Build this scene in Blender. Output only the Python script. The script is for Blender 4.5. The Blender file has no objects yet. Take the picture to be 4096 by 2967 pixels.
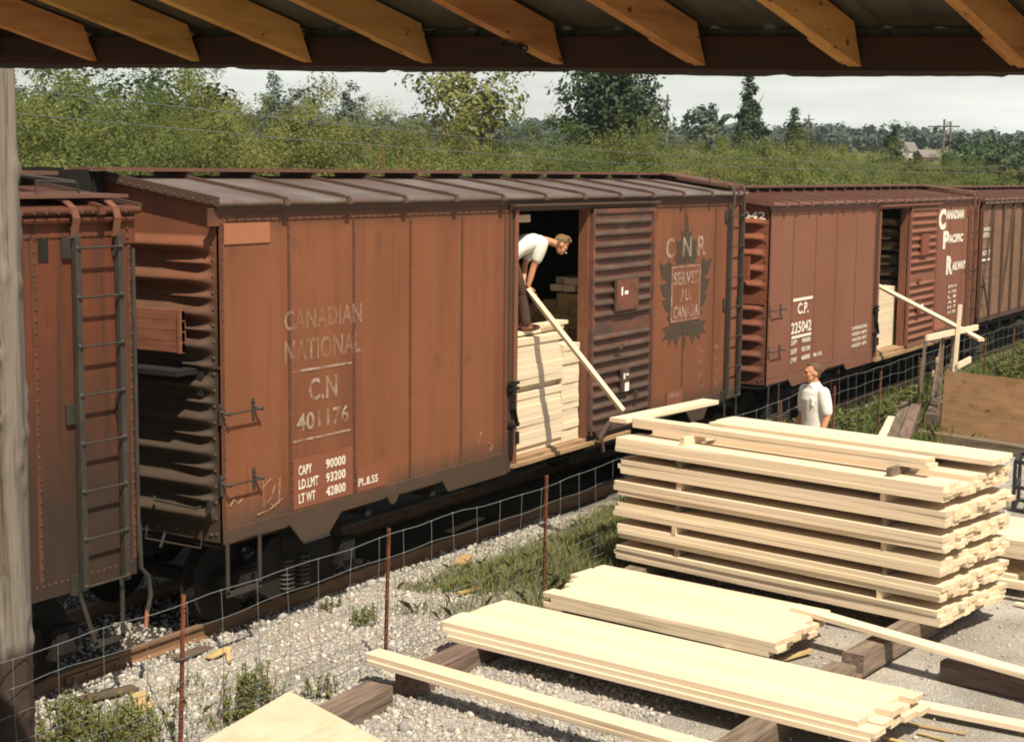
import bpy, bmesh, math, random
import numpy as np
from mathutils import Vector, Matrix
S = bpy.context.scene
COL = S.collection
PI = math.pi

# ---------------------------------------------------------------- camera
cam = bpy.data.cameras.new('camera'); co = bpy.data.objects.new('camera', cam); COL.objects.link(co)
cam.sensor_width = 36; cam.lens = 54.78; cam.clip_start = 0.1; cam.clip_end = 5000
R = Vector((0.5244295, -0.85139381, 0.01011382)); U = Vector((0.10318971, 0.07534311, 0.99180406)); F = Vector((0.84517784, 0.51908766, -0.12736723))
CAM = Vector((-11.363, -10.317, 4.7285))
co.matrix_world = Matrix(((R.x, U.x, -F.x, CAM.x), (R.y, U.y, -F.y, CAM.y), (R.z, U.z, -F.z, CAM.z), (0, 0, 0, 1)))
S.camera = co
# ---------------------------------------------------------------- light
AZ = math.radians(37); EL = math.radians(56)
SUN = Vector((-math.sin(AZ)*math.cos(EL), -math.cos(AZ)*math.cos(EL), math.sin(EL)))
w = bpy.data.worlds.new('World'); S.world = w; w.use_nodes = True
nt = w.node_tree; nt.nodes.clear()
wo = nt.nodes.new('ShaderNodeOutputWorld'); bg = nt.nodes.new('ShaderNodeBackground'); sky = nt.nodes.new('ShaderNodeTexSky')
sky.sky_type = 'NISHITA'; sky.sun_disc = False; sky.sun_elevation = EL; sky.sun_rotation = math.atan2(SUN.x, SUN.y)
sky.air_density = 1.2; sky.dust_density = 2.5; sky.ozone_density = 1.0
# thin high cloud in streaks
tc = nt.nodes.new('ShaderNodeTexCoord'); mp = nt.nodes.new('ShaderNodeMapping'); mp.inputs['Scale'].default_value = (1.2, 1.2, 9.0)
nz = nt.nodes.new('ShaderNodeTexNoise'); nz.inputs['Scale'].default_value = 2.2; nz.inputs['Detail'].default_value = 6
mr = nt.nodes.new('ShaderNodeMapRange'); mr.inputs[1].default_value = 0.36; mr.inputs[2].default_value = 0.66; mr.inputs[3].default_value = 0.45; mr.inputs[4].default_value = 1.0
mx = nt.nodes.new('ShaderNodeMix'); mx.data_type = 'RGBA'; mx.inputs[7].default_value = (14.6, 15.0, 13.8, 1)
nt.links.new(tc.outputs['Generated'], mp.inputs[0]); nt.links.new(mp.outputs[0], nz.inputs['Vector']); nt.links.new(nz.outputs[0], mr.inputs[0])
sx = nt.nodes.new('ShaderNodeSeparateXYZ'); nt.links.new(tc.outputs['Generated'], sx.inputs[0])
hz = nt.nodes.new('ShaderNodeMapRange'); hz.inputs[1].default_value = 0.16; hz.inputs[2].default_value = 0.42; hz.inputs[3].default_value = 1.0; hz.inputs[4].default_value = 0.12
nt.links.new(sx.outputs[2], hz.inputs[0]); mm = nt.nodes.new('ShaderNodeMath'); mm.operation = 'MULTIPLY'
nt.links.new(mr.outputs[0], mm.inputs[0]); nt.links.new(hz.outputs[0], mm.inputs[1]); nt.links.new(mm.outputs[0], mx.inputs[0]); nt.links.new(sky.outputs[0], mx.inputs[6]); nt.links.new(mx.outputs[2], bg.inputs[0])
bg.inputs[1].default_value = 0.05
nt.links.new(bg.outputs[0], wo.inputs[0])
sl = bpy.data.lights.new('sun', 'SUN'); sl.energy = 4.8; sl.angle = math.radians(0.5); sl.color = (1.0, 0.90, 0.735)
so = bpy.data.objects.new('sun', sl); COL.objects.link(so); so.rotation_euler = (-SUN).to_track_quat('-Z', 'Y').to_euler(); so.location = (-20, -30, 50)
S.view_settings.view_transform = 'Standard'; S.view_settings.look = 'None'; S.view_settings.exposure = 0.62; S.view_settings.gamma = 1.0
S.render.engine = 'CYCLES'
S.cycles.max_bounces = 6; S.cycles.transparent_max_bounces = 12
S.cycles.use_denoising = True; S.cycles.filter_width = 1.9

# ---------------------------------------------------------------- materials
def mat(name, base, rough=0.85, layers=(), grads=(), bump=None, objrand=0.0, coord='Object', spec=0.3, transl=None, alpha=None, attr=None, metal=0.0):
    """layers: (colour, (sx,sy,sz), lo, hi, fac[, detail]); grads: (colour, z_at_full, z_at_none, fac, noise amount)"""
    m = bpy.data.materials.new(name); m.use_nodes = True
    t = m.node_tree; t.nodes.clear(); N = t.nodes.new; L = t.links.new
    out = N('ShaderNodeOutputMaterial'); b = N('ShaderNodeBsdfPrincipled'); L(b.outputs[0], out.inputs[0])
    b.inputs['Roughness'].default_value = rough; b.inputs['Specular IOR Level'].default_value = spec; b.inputs['Metallic'].default_value = metal
    tc = N('ShaderNodeTexCoord'); vec = tc.outputs[coord]
    oi = N('ShaderNodeObjectInfo')
    # shift the pattern per object so copies differ
    sh = N('ShaderNodeVectorMath'); sh.operation = 'MULTIPLY_ADD'
    cmb = N('ShaderNodeCombineXYZ')
    for i in range(3): L(oi.outputs['Random'], cmb.inputs[i])
    L(cmb.outputs[0], sh.inputs[0]); sh.inputs[1].default_value = (37.0, 53.0, 71.0) if objrand >= 0 else (0, 0, 0); L(vec, sh.inputs[2])
    v = sh.outputs[0]
    def noise(sc, detail=4, rgh=0.6):
        mp = N('ShaderNodeMapping'); mp.inputs['Scale'].default_value = sc; L(v, mp.inputs[0])
        n = N('ShaderNodeTexNoise'); n.inputs['Scale'].default_value = 1.0; n.inputs['Detail'].default_value = detail; n.inputs['Roughness'].default_value = rgh
        L(mp.outputs[0], n.inputs['Vector']); return n.outputs[0]
    def mrange(src, lo, hi, a, c):
        r = N('ShaderNodeMapRange'); r.inputs[1].default_value = lo; r.inputs[2].default_value = hi; r.inputs[3].default_value = a; r.inputs[4].default_value = c
        L(src, r.inputs[0]); return r.outputs[0]
    def mix(fac, a, c):
        x = N('ShaderNodeMix'); x.data_type = 'RGBA'; L(fac, x.inputs[0])
        if isinstance(a, tuple): x.inputs[6].default_value = (*a[:3], 1)
        else: L(a, x.inputs[6])
        x.inputs[7].default_value = (*c[:3], 1); return x.outputs[2]
    if attr:
        at = N('ShaderNodeAttribute'); at.attribute_name = attr; cur = at.outputs['Color']
    else:
        rgb = N('ShaderNodeRGB'); rgb.outputs[0].default_value = (*base, 1); cur = rgb.outputs[0]
    for l in layers:
        c, sc, lo, hi, f = l[:5]
        cur = mix(mrange(noise(sc, l[5] if len(l) > 5 else 4), lo, hi, 0.0, f), cur, c)
    for c, z1, z0, f, na in grads:
        sp = N('ShaderNodeSeparateXYZ'); L(vec, sp.inputs[0])
        ad = N('ShaderNodeMath'); ad.operation = 'MULTIPLY_ADD'; L(noise((3, 3, 1.2), 5), ad.inputs[0]); ad.inputs[1].default_value = na; L(sp.outputs[2], ad.inputs[2])
        cur = mix(mrange(ad.outputs[0], z0 + na*0.5, z1 + na*0.5, 0.0, f), cur, c)
    if objrand > 0:
        h = N('ShaderNodeHueSaturation'); L(cur, h.inputs['Color'])
        L(mrange(oi.outputs['Random'], 0, 1, 1-objrand, 1+objrand), h.inputs['Value'])
        ml = N('ShaderNodeMath'); ml.operation = 'MULTIPLY'; ml.inputs[1].default_value = 7.31; L(oi.outputs['Random'], ml.inputs[0])
        fr = N('ShaderNodeMath'); fr.operation = 'FRACT'; L(ml.outputs[0], fr.inputs[0])
        L(mrange(fr.outputs[0], 0, 1, 0.5-objrand*0.1, 0.5+objrand*0.1), h.inputs['Hue'])
        cur = h.outputs[0]
    L(cur, b.inputs['Base Color'])
    if bump:
        bp = N('ShaderNodeBump'); bp.inputs['Distance'].default_value = bump[1]; bp.inputs['Strength'].default_value = bump[2] if len(bump) > 2 else 0.7
        L(noise(bump[0], 5), bp.inputs['Height']); L(bp.outputs[0], b.inputs['Normal'])
    last = b.outputs[0]
    if transl:
        tr = N('ShaderNodeBsdfTranslucent'); L(cur, tr.inputs[0]); ms = N('ShaderNodeMixShader'); ms.inputs[0].default_value = transl
        L(last, ms.inputs[1]); L(tr.outputs[0], ms.inputs[2]); last = ms.outputs[0]
    if alpha:   # paint worn through: (scale, lo, hi, max opacity)
        tr = N('ShaderNodeBsdfTransparent'); ms = N('ShaderNodeMixShader')
        L(mrange(noise(alpha[0], 5, 0.7), alpha[1], alpha[2], alpha[4] if len(alpha) > 4 else 0.0, alpha[3]), ms.inputs[0]); L(tr.outputs[0], ms.inputs[1]); L(last, ms.inputs[2]); last = ms.outputs[0]
    if last is not b.outputs[0]: L(last, out.inputs[0])
    return m

RUST = (0.045, 0.028, 0.02); SOOT = (0.022, 0.018, 0.015)
M = {}
M['cn'] = mat('cn_red', (0.18, 0.067, 0.032), 0.7, [((0.215, 0.083, 0.042), (0.5, 0.5, 0.35), .42, .68, .75), ((0.125, 0.045, 0.023), (1.6, 1.6, .25), .46, .72, .75), ((0.105, 0.04, 0.022), (9, 9, .4), .54, .74, .5), ((0.07, 0.033, 0.02), (2.2, 2.2, 2.2), .60, .78, .5), ((0.13, 0.05, 0.03), (22, 22, 1.0), .62, .85, .45)],
              [((0.055, 0.041, 0.03), 1.10, 1.42, .92, 0.35), ((0.05, 0.03, 0.021), 4.33, 4.08, .85, 0.25)], bump=((1.3, 1.3, .45), 0.05, .35), objrand=-1, spec=.2)
M['cn_end'] = mat('cn_end_red', (0.18, 0.065, 0.032), 0.7, [((0.12, 0.046, 0.027), (2, 2, 1.2), .45, .75, .7)], [((0.045, 0.036, 0.026), 2.9, 4.15, .92, .8)], objrand=-1, spec=.2)
M['seam'] = mat('seam_grime', (0.085, 0.036, 0.021), 0.75, [((0.13, 0.048, 0.026), (3, 3, 3), .45, .65, .7)], objrand=-1, spec=.2)
M['old'] = mat('old_red', (0.115, 0.036, 0.017), 0.75, [((0.12, 0.038, 0.02), (3, 3, .5), .42, .68, .8), ((0.035, 0.024, 0.018), (8, 8, .35), .52, .70, .85), ((0.22, 0.075, 0.03), (6, 6, 2.0), .58, .75, .55)],
               [((0.03, 0.024, 0.018), 1.8, 3.4, .85, 1.8), (SOOT, 4.5, 4.15, .5, .4)], bump=((2, 2, 1), 0.02, .3), objrand=-1, spec=.2)
M['cp'] = mat('cp_red', (0.185, 0.073, 0.043), 0.7, [((0.235, 0.105, 0.07), (.4, .4, .3), .4, .7, .6), ((0.24, 0.085, 0.05), (3, 3, .4), .5, .75, .6)],
              [((0.15, 0.075, 0.05), 1.0, 1.5, .6, .5), ((0.18, 0.075, 0.045), 4.2, 3.95, .5, .3)], objrand=-1, spec=.2)
M['cp_end'] = mat('cp_end_red', (0.20, 0.064, 0.033), 0.7, [((0.16, 0.052, 0.03), (2, 2, 1), .45, .75, .7)], [((0.07, 0.035, 0.025), 1.2, 3.2, .7, 1.0)], objrand=-1, spec=.2)
M['wood_car'] = mat('wood_car_brown', (0.19, 0.10, 0.06), 0.85, [((0.13, 0.07, 0.045), (1, 1, 14), .45, .62, .8), ((0.24, 0.13, 0.08), (2, 2, 2), .5, .7, .6), ((0.09, .05, .035), (.4, .4, 60), .66, .72, .7, 1)], objrand=-1)
M['roof_grey'] = mat('roof_weathered_sheen', (0.10, 0.073, 0.058), 0.5, [((0.19, 0.16, 0.145), (.8, .9, 1), .42, .66, .8), ((0.10, 0.055, 0.04), (2.5, 1.2, 2), .5, .72, .75), ((0.30, .15, .07), (5, 3, 3), .64, .74, .6)], objrand=-1, spec=.4)  # pale patches put a grey sheen into the colour, beside the rust
M['roof_red'] = mat('roof_red', (0.125, 0.054, 0.036), 0.55, [((0.16, 0.095, 0.082), (.8, 1, 1), .45, .7, .8), ((0.13, 0.05, 0.032), (3, 1, 2), .5, .72, .7)], objrand=-1, spec=.35)
M['dark_rust'] = mat('dark_rust', (0.075, 0.042, 0.029), 0.7, [((0.12, 0.062, 0.04), (6, 6, 6), .5, .7, .7), ((0.03, 0.024, 0.02), (3, 3, 3), .5, .7, .7)], objrand=-1, spec=.3)
M['steel_grey'] = mat('grimy_steel', (0.03, 0.025, 0.02), 0.65, [((0.055, 0.044, 0.035), (8, 8, 5), .45, .7, .7), ((0.07, 0.034, 0.02), (5, 5, 3), .55, .72, .7)], objrand=-1, spec=.4)
M['door_cn'] = mat('door_grimy_red', (0.15, 0.05, 0.027), 0.7, [((0.055, 0.038, 0.032), (1.4, 1.4, 5), .38, .62, .9), ((0.30, 0.10, 0.05), (4, 4, 3), .55, .75, .7)], [((0.05, 0.04, 0.035), 1.0, 3.4, .55, 1.0)], objrand=-1, spec=.35)
M['rib_grime'] = mat('rib_grime', (0.075, 0.046, 0.034), 0.7, [((0.115, 0.085, 0.068), (2, 2, 6), .45, .7, .7), ((0.12, 0.045, 0.025), (3, 3, 4), .55, .72, .8)], objrand=-1, spec=.15)
M['black'] = mat('black_grime_shade', (0.011, 0.009, 0.008), 0.95, [((0.022, 0.017, 0.013), (5, 5, 5), .5, .7, .6)], objrand=-1)  # grime black, darkened further to stand in for shade beneath the cars
M['inside'] = mat('car_lining', (0.07, 0.038, 0.02), 0.9, [((0.045, 0.025, 0.014), (1, 1, 9), .45, .6, .7)], objrand=-1)
M['brown_post'] = mat('brown_post', (0.16, 0.062, 0.033), 0.65, [((0.08, 0.04, 0.028), (8, 8, 1), .45, .7, .8), ((0.24, 0.11, 0.06), (12, 12, 4), .6, .75, .5)], objrand=-1, spec=.35)
M['floor_wood'] = mat('worn_floor_wood', (0.34, 0.22, 0.12), 0.85, [((0.16, 0.09, 0.05), (1.5, 20, 20), .45, .65, .8)], objrand=-1)
M['walk_wood'] = mat('walkway_wood', (0.125, 0.058, 0.038), 0.85, [((0.10, 0.055, 0.042), (.8, 18, 10), .42, .65, .8), ((0.165, 0.09, 0.07), (3, 12, 5), .55, .75, .6)], objrand=-1)
M['rust_bar'] = mat('rusty_bar', (0.17, 0.062, 0.026), 0.75, [((0.075, 0.032, 0.017), (10, 10, 4), .45, .65, .8), ((0.28, .12, .05), (14, 14, 8), .58, .72, .6)], objrand=.15, spec=.3)
M['wire'] = mat('galvanised_wire', (0.16, 0.18, 0.18), 0.5, [((0.18, 0.15, 0.11), (7, 7, 7), .5, .7, .6)], objrand=-1, metal=.3, spec=.5)
M['rail'] = mat('rail_steel', (0.19, 0.105, 0.055), 0.65, [((0.12, 0.06, 0.032), (3, 9, 9), .45, .65, .7), ((0.25, 0.16, 0.09), (2, 9, 12), .55, .75, .5)], objrand=-1, spec=.4)
M['tie'] = mat('old_tie_wood', (0.12, 0.083, 0.06), 0.9, [((0.065, 0.045, 0.033), (14, 2, 14), .42, .62, .8), ((0.2, 0.15, 0.11), (6, 1.5, 6), .55, .75, .6)], objrand=.15, bump=((30, 3, 30), 0.012))
M['timber'] = mat('weathered_timber', (0.185, 0.135, 0.10), 0.9, [((0.095, 0.068, 0.05), (22, 1.6, 22), .42, .62, .85), ((0.27, 0.205, 0.155), (9, 1.2, 9), .55, .75, .7), ((0.05, 0.035, 0.028), (5, 5, 5), .64, .74, .7)], objrand=.18, bump=((30, 2, 30), 0.015, .9))
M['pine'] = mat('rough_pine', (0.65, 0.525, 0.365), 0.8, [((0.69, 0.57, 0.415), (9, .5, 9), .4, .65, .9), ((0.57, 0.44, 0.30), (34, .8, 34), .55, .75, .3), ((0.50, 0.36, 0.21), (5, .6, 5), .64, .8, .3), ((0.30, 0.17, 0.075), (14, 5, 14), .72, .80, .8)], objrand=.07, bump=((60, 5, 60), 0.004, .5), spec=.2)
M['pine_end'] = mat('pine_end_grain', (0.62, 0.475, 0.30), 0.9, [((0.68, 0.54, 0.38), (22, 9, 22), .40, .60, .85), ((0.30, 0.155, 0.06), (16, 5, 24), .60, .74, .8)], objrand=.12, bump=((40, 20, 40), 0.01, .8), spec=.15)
M['pine_shaded'] = mat('pine_shade_tint', (0.58, 0.38, 0.17), 0.85, [((0.33, 0.19, 0.07), (20, 6, 20), .5, .7, .7)], objrand=.2)  # shaded copy of the pine, dim orange bounce light put into its colour
M['rafter'] = mat('rafter_pine', (0.36, 0.20, 0.073), 0.9, [((0.23, 0.11, 0.036), (1.5, 12, 16), .42, .65, .8), ((0.07, 0.025, 0.01), (17, 17, 26), .72, .76, .9, 1)], objrand=.14, spec=.08)
M['fascia'] = mat('dark_eave_board', (0.027, 0.012, 0.007), 0.85, [((0.016, 0.008, 0.005), (12, 1, 12), .45, .65, .8)], objrand=-1)
M['sheet_metal'] = mat('weathered_roof_sheet', (0.036, 0.034, 0.027), 0.6, [((0.022, 0.018, 0.013), (3, 9, 3), .45, .65, .8), ((0.06, 0.057, 0.045), (1, 14, 1), .55, .75, .6)], objrand=-1, spec=.4)
M['pole'] = mat('weathered_pole', (0.175, 0.15, 0.125), 0.9, [((0.085, 0.068, 0.052), (13, 13, .7), .46, .62, .8), ((0.25, 0.228, 0.205), (6, 6, .5), .5, .7, .75), ((0.17, 0.108, 0.058), (5, 5, .6), .6, .72, .7), ((0.045, 0.034, 0.027), (24, 24, .55), .60, .66, .8), ((0.075, 0.055, 0.042), (9, 9, 5), .66, .73, .85)], [((0.035, 0.021, 0.014), 1.22, 1.34, .95, 0.5)], objrand=-1, bump=((14, 14, 1.4), 0.03, .8))
M['ply'] = mat('plywood', (0.29, 0.17, 0.088), 0.8, [((0.215, 0.12, 0.058), (1.5, 3, 8), .42, .65, .8), ((0.10, 0.05, 0.025), (5, 5, 7), .63, .70, .75), ((0.33, .20, .11), (6, 1, 24), .5, .7, .6), ((0.15, .08, .04), (12, 4, 40), .6, .7, .6)], objrand=-1, spec=.2)
M['ply_pale'] = mat('pale_plywood', (0.50, 0.375, 0.265), 0.8, [((0.55, 0.425, 0.31), (2, 9, 2), .4, .65, .8), ((0.46, 0.31, 0.17), (3, 14, 3), .52, .72, .7), ((0.30, 0.17, 0.08), (7, 7, 7), .72, .8, .5)], objrand=-1, spec=.2)
M['paint_worn'] = mat('worn_white_paint', (0.5, 0.42, 0.34), 0.8, alpha=((5, 5, 4), .40, .66, .75, .06), objrand=-1)
M['paint_faint'] = mat('faint_white_paint', (0.42, 0.31, 0.22), 0.8, alpha=((2.8, 2.8, 3.5), .40, .70, .6, .04), objrand=-1)
M['paint'] = mat('white_paint', (0.70, 0.64, 0.53), 0.8, alpha=((9, 9, 9), .28, .5, .95, .55), objrand=-1)
M['paint_cp'] = mat('fresh_white_paint', (0.74, 0.66, 0.54), 0.8, objrand=-1)
M['patch'] = mat('repaint_patch', (0.195, 0.068, 0.036), 0.75, [((0.17, 0.06, 0.032), (3, 3, 3), .5, .7, .5)], objrand=-1)
M['placard_patch'] = mat('pale_orange_patch', (0.30, 0.115, 0.06), 0.75, [((0.31, 0.12, 0.064), (5, 5, 2), .45, .65, .5)], objrand=-1)
M['leafpaint'] = mat('dark_green_paint', (0.062, 0.052, 0.036), 0.8, alpha=((3, 3, 3), .34, .60, .85, .35), objrand=-1)
M['chalk'] = mat('chalk', (0.50, 0.34, 0.2), 0.9, alpha=((20, 20, 20), .4, .6, .6), objrand=-1)
M['skin'] = mat('skin', (0.50, 0.235, 0.13), 0.6, [((0.44, 0.17, 0.09), (14, 14, 14), .45, .7, .6)], objrand=-1, spec=.35)
M['hair_brown'] = mat('brown_hair', (0.085, 0.05, 0.026), 0.7, [((0.15, 0.095, 0.05), (40, 40, 12), .45, .65, .8)], objrand=-1, bump=((90, 90, 20), 0.01))
M['hair_blond'] = mat('fair_hair', (0.13, 0.078, 0.036), 0.7, [((0.22, 0.145, 0.075), (40, 12, 40), .45, .65, .8)], objrand=-1, bump=((90, 20, 90), 0.01))
M['shirt'] = mat('white_shirt', (0.68, 0.65, 0.58), 0.9, [((0.60, 0.57, 0.50), (6, 6, 4), .45, .7, .6)], objrand=-1, bump=((7, 7, 4), 0.03, .35), spec=.1)
M['trousers_brown'] = mat('brown_trousers', (0.075, 0.042, 0.03), 0.95, [((0.045, 0.026, 0.02), (9, 9, 6), .45, .7, .7)], objrand=-1)
M['trousers_dark'] = mat('dark_trousers', (0.03, 0.025, 0.028), 0.95, objrand=-1)
M['boot'] = mat('work_boot', (0.20, 0.07, 0.045), 0.8, [((0.45, 0.36, 0.26), (18, 18, 18), .55, .68, .8)], objrand=-1)
M['eye'] = mat('dark_eye', (0.04, 0.03, 0.025), 0.4, objrand=-1)
M['cig'] = mat('white_paper', (0.75, 0.72, 0.66), 0.9, objrand=-1)
M['foliage'] = mat('shrub_leaves', (0.142, 0.168, 0.047), 0.7, [((0.215, 0.218, 0.068), (.45, .45, .45), .42, .65, .8), ((0.055, 0.085, 0.028), (.55, .55, .55), .48, .64, .85), ((0.20, 0.20, 0.085), (1.2, 1.2, 1.2), .55, .75, .35)], objrand=.24, transl=.46, spec=.1)
M['foliage_dark'] = mat('dark_leaves', (0.035, 0.062, 0.024), 0.6, [((0.06, 0.095, 0.032), (.9, .9, .9), .45, .68, .8)], objrand=.15, transl=.22, spec=.3)
M['foliage_light'] = mat('light_leaves', (0.15, 0.165, 0.046), 0.7, [((0.205, 0.20, 0.06), (.7, .7, .7), .42, .65, .8), ((0.055, .08, .022), (1, 1, 1), .55, .72, .6)], objrand=.12, transl=.35)
M['foliage_far'] = mat('far_leaves_hazed', (0.075, 0.105, 0.085), 0.8, [((0.115, 0.15, 0.105), (.12, .12, .2), .42, .65, .8), ((0.035, 0.06, 0.048), (.2, .2, .2), .5, .7, .7)], objrand=.15, transl=.2)  # blue of the distant haze is mixed into the leaf colour
M['twig'] = mat('dry_twigs', (0.22, 0.12, 0.05), 0.9, objrand=.1)
M['bark'] = mat('bark', (0.08, 0.058, 0.04), 0.95, [((0.13, 0.10, 0.075), (8, 8, 2), .5, .7, .7)], objrand=.1)
M['grass'] = mat('grass_blades', (0.1, 0.12, 0.03), 0.8, attr='Col', transl=.3, spec=.2)
M['stone'] = mat('ballast_stone', (0.4, 0.38, 0.35), 0.9, attr='Col', layers=[((0.2, 0.17, 0.14), (30, 30, 30), .5, .75, .5)], objrand=-1)
M['scrap'] = mat('scrap_wood', (0.47, 0.32, 0.16), 0.85, [((0.33, 0.19, 0.08), (20, 3, 20), .45, .65, .8)], objrand=.2)
M['far_grey'] = mat('grey_boards', (0.13, 0.105, 0.10), 0.9, [((0.12, 0.09, 0.08), (1, 1, .3), .45, .65, .7)], objrand=-1)
M['far_roof'] = mat('grey_shingles', (0.17, 0.15, 0.14), 0.85, [((0.13, 0.115, 0.105), (1, 1, 1), .45, .65, .6)], objrand=-1)
M['far_white'] = mat('white_boards', (0.55, 0.52, 0.46), 0.9, objrand=-1)
M['mach_black'] = mat('black_machine_paint', (0.022, 0.02, 0.02), 0.45, objrand=-1, spec=.5)
M['mach_blue'] = mat('blue_grey_drum', (0.035, 0.04, 0.055), 0.35, [((0.03, 0.03, 0.035), (4, 4, 9), .5, .65, .7)], objrand=-1, metal=.5)
M['mach_yellow'] = mat('yellow_paint', (0.42, 0.28, 0.04), 0.6, objrand=-1)

# ---------------------------------------------------------------- helpers
rng = np.random.default_rng(7); random.seed(7)
class MB:
    def __init__(s): s.v = []; s.f = []; s.m = []
    def add(s, vs, fs, mi=0):
        o = len(s.v); s.v += [tuple(p) for p in vs]; s.f += [tuple(i+o for i in f) for f in fs]; s.m += [mi]*len(fs)
    def hexa(s, p, mi=0):   # bottom 4 (ccw from above) then top 4
        s.add(p, [(3, 2, 1, 0), (4, 5, 6, 7), (0, 1, 5, 4), (1, 2, 6, 5), (2, 3, 7, 6), (3, 0, 4, 7)], mi)
    def box(s, x0, x1, y0, y1, z0, z1, mi=0):
        s.hexa([(x0, y0, z0), (x1, y0, z0), (x1, y1, z0), (x0, y1, z0), (x0, y0, z1), (x1, y0, z1), (x1, y1, z1), (x0, y1, z1)], mi)
    def obox(s, c, ax, ay, az, mi=0):   # centre and three half-axis vectors
        c = Vector(c); ax = Vector(ax); ay = Vector(ay); az = Vector(az)
        s.hexa([c-ax-ay-az, c+ax-ay-az, c+ax+ay-az, c-ax+ay-az, c-ax-ay+az, c+ax-ay+az, c+ax+ay+az, c-ax+ay+az], mi)
    def bar(s, a, b, w, h, up=(0, 0, 1), mi=0):   # rectangular bar from a to b
        a = Vector(a); b = Vector(b); d = (b-a); l = d.length; d.normalize(); u = Vector(up); sd = d.cross(u)
        if sd.length < 1e-4: sd = d.cross(Vector((0, 1, 0)))
        sd.normalize(); u = sd.cross(d)
        s.obox((a+b)/2, d*l/2, u.cross(d)*w/2, u*h/2, mi)
    def tube(s, pts, r, n=8, mi=0, cap=True):
        pts = [Vector(p) for p in pts]; rr = r if isinstance(r, (list, tuple)) else [r]*len(pts); rings = []; prev = None
        for i, p in enumerate(pts):
            d = (pts[min(i+1, len(pts)-1)]-pts[max(i-1, 0)]); d.normalize()
            if prev is None: a = d.orthogonal().normalized()
            else:
                a = prev-d*prev.dot(d); a = a.normalized() if a.length > 1e-5 else d.orthogonal().normalized()
            prev = a; b = d.cross(a)
            rings.append([p+(a*math.cos(2*PI*k/n)+b*math.sin(2*PI*k/n))*rr[i] for k in range(n)])
        vs = [q for g in rings for q in g]; fs = []
        for i in range(len(pts)-1):
            for k in range(n): fs.append((i*n+k, i*n+(k+1) % n, (i+1)*n+(k+1) % n, (i+1)*n+k))
        if cap: fs.append(tuple(range(n-1, -1, -1))); fs.append(tuple((len(pts)-1)*n+k for k in range(n)))
        s.add(vs, fs, mi)
    def prism(s, poly, axis, a, b, mi=0):   # polygon in the two other axes, extruded from a to b
        n = len(poly)
        def P(q, t):
            if axis == 'y': return (q[0], t, q[1])
            if axis == 'x': return (t, q[0], q[1])
            return (q[0], q[1], t)
        s.add([P(q, a) for q in poly]+[P(q, b) for q in poly], [tuple(range(n)), tuple(range(2*n-1, n-1, -1))]+[(i, i+n, (i+1) % n+n, (i+1) % n) for i in range(n)], mi)
    def dome(s, p, nrm, r, h=None, mi=0):
        nrm = Vector(nrm); a = nrm.orthogonal().normalized(); b = nrm.cross(a); p = Vector(p); h = h or r*.75
        vs = [p+(a*math.cos(k*PI/3)+b*math.sin(k*PI/3))*r for k in range(6)]+[p+(a*math.cos(k*PI/3)+b*math.sin(k*PI/3))*r*.65+nrm*h*.75 for k in range(6)]+[p+nrm*h]
        s.add(vs, [(k, (k+1) % 6, 6+(k+1) % 6, 6+k) for k in range(6)]+[(6+k, 6+(k+1) % 6, 12) for k in range(6)], mi)
    def grid(s, fn, nu, nv, mi=0):
        s.add([fn(i/nu, j/nv) for j in range(nv+1) for i in range(nu+1)], [(j*(nu+1)+i, j*(nu+1)+i+1, (j+1)*(nu+1)+i+1, (j+1)*(nu+1)+i) for j in range(nv) for i in range(nu)], mi)
    def mesh(s, name, mats, smooth=35):
        me = bpy.data.meshes.new(name); me.from_pydata(s.v, [], s.f)
        for m in (mats if isinstance(mats, (list, tuple)) else [mats]): me.materials.append(m)
        if len(set(s.m)) > 1: me.polygons.foreach_set('material_index', s.m)
        bm = bmesh.new(); bm.from_mesh(me); bmesh.ops.recalc_face_normals(bm, faces=bm.faces); bm.to_mesh(me); bm.free()
        if smooth: me.shade_smooth(); me.set_sharp_from_angle(angle=math.radians(smooth))
        me.update(); return me
    def build(s, name, mats, parent=None, smooth=35, origin=None):
        if origin is not None:
            o = Vector(origin); s.v = [tuple(Vector(p)-o) for p in s.v]
        ob = link(name, s.mesh(name, mats, smooth), parent)
        if origin is not None: ob.location = origin
        return ob
def link(name, me, parent=None, loc=None):
    ob = bpy.data.objects.new(name, me); COL.objects.link(ob)
    if parent: ob.parent = parent
    if loc is not None: ob.location = loc
    return ob
def tag(o, label, cat, group=None, kind=None):
    if label: o['label'] = label
    if cat: o['category'] = cat
    if group: o['group'] = group
    if kind: o['kind'] = kind
    return o
def thing(name, label, cat, loc=(0, 0, 0), group=None):
    o = bpy.data.objects.new(name, None); COL.objects.link(o); o.location = loc; o.empty_display_size = .3
    return tag(o, label, cat, group)
def npmesh(name, V, Fq, m, col=None, smooth=False):   # faces all of the same size
    me = bpy.data.meshes.new(name); k = Fq.shape[1]
    me.vertices.add(len(V)); me.vertices.foreach_set('co', V.astype(np.float32).ravel())
    me.loops.add(Fq.size); me.loops.foreach_set('vertex_index', Fq.astype(np.int32).ravel())
    me.polygons.add(len(Fq)); me.polygons.foreach_set('loop_start', np.arange(0, Fq.size, k, dtype=np.int32))
    if m is not None: me.materials.append(m)
    if col is not None:
        a = me.color_attributes.new('Col', 'FLOAT_COLOR', 'POINT'); a.data.foreach_set('color', np.c_[col, np.ones(len(col))].astype(np.float32).ravel())
    me.update(calc_edges=True)
    if smooth: me.shade_smooth()
    return me
def sstep(a, b, x):
    t = np.clip((x-a)/(b-a), 0, 1); return t*t*(3-2*t)
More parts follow.
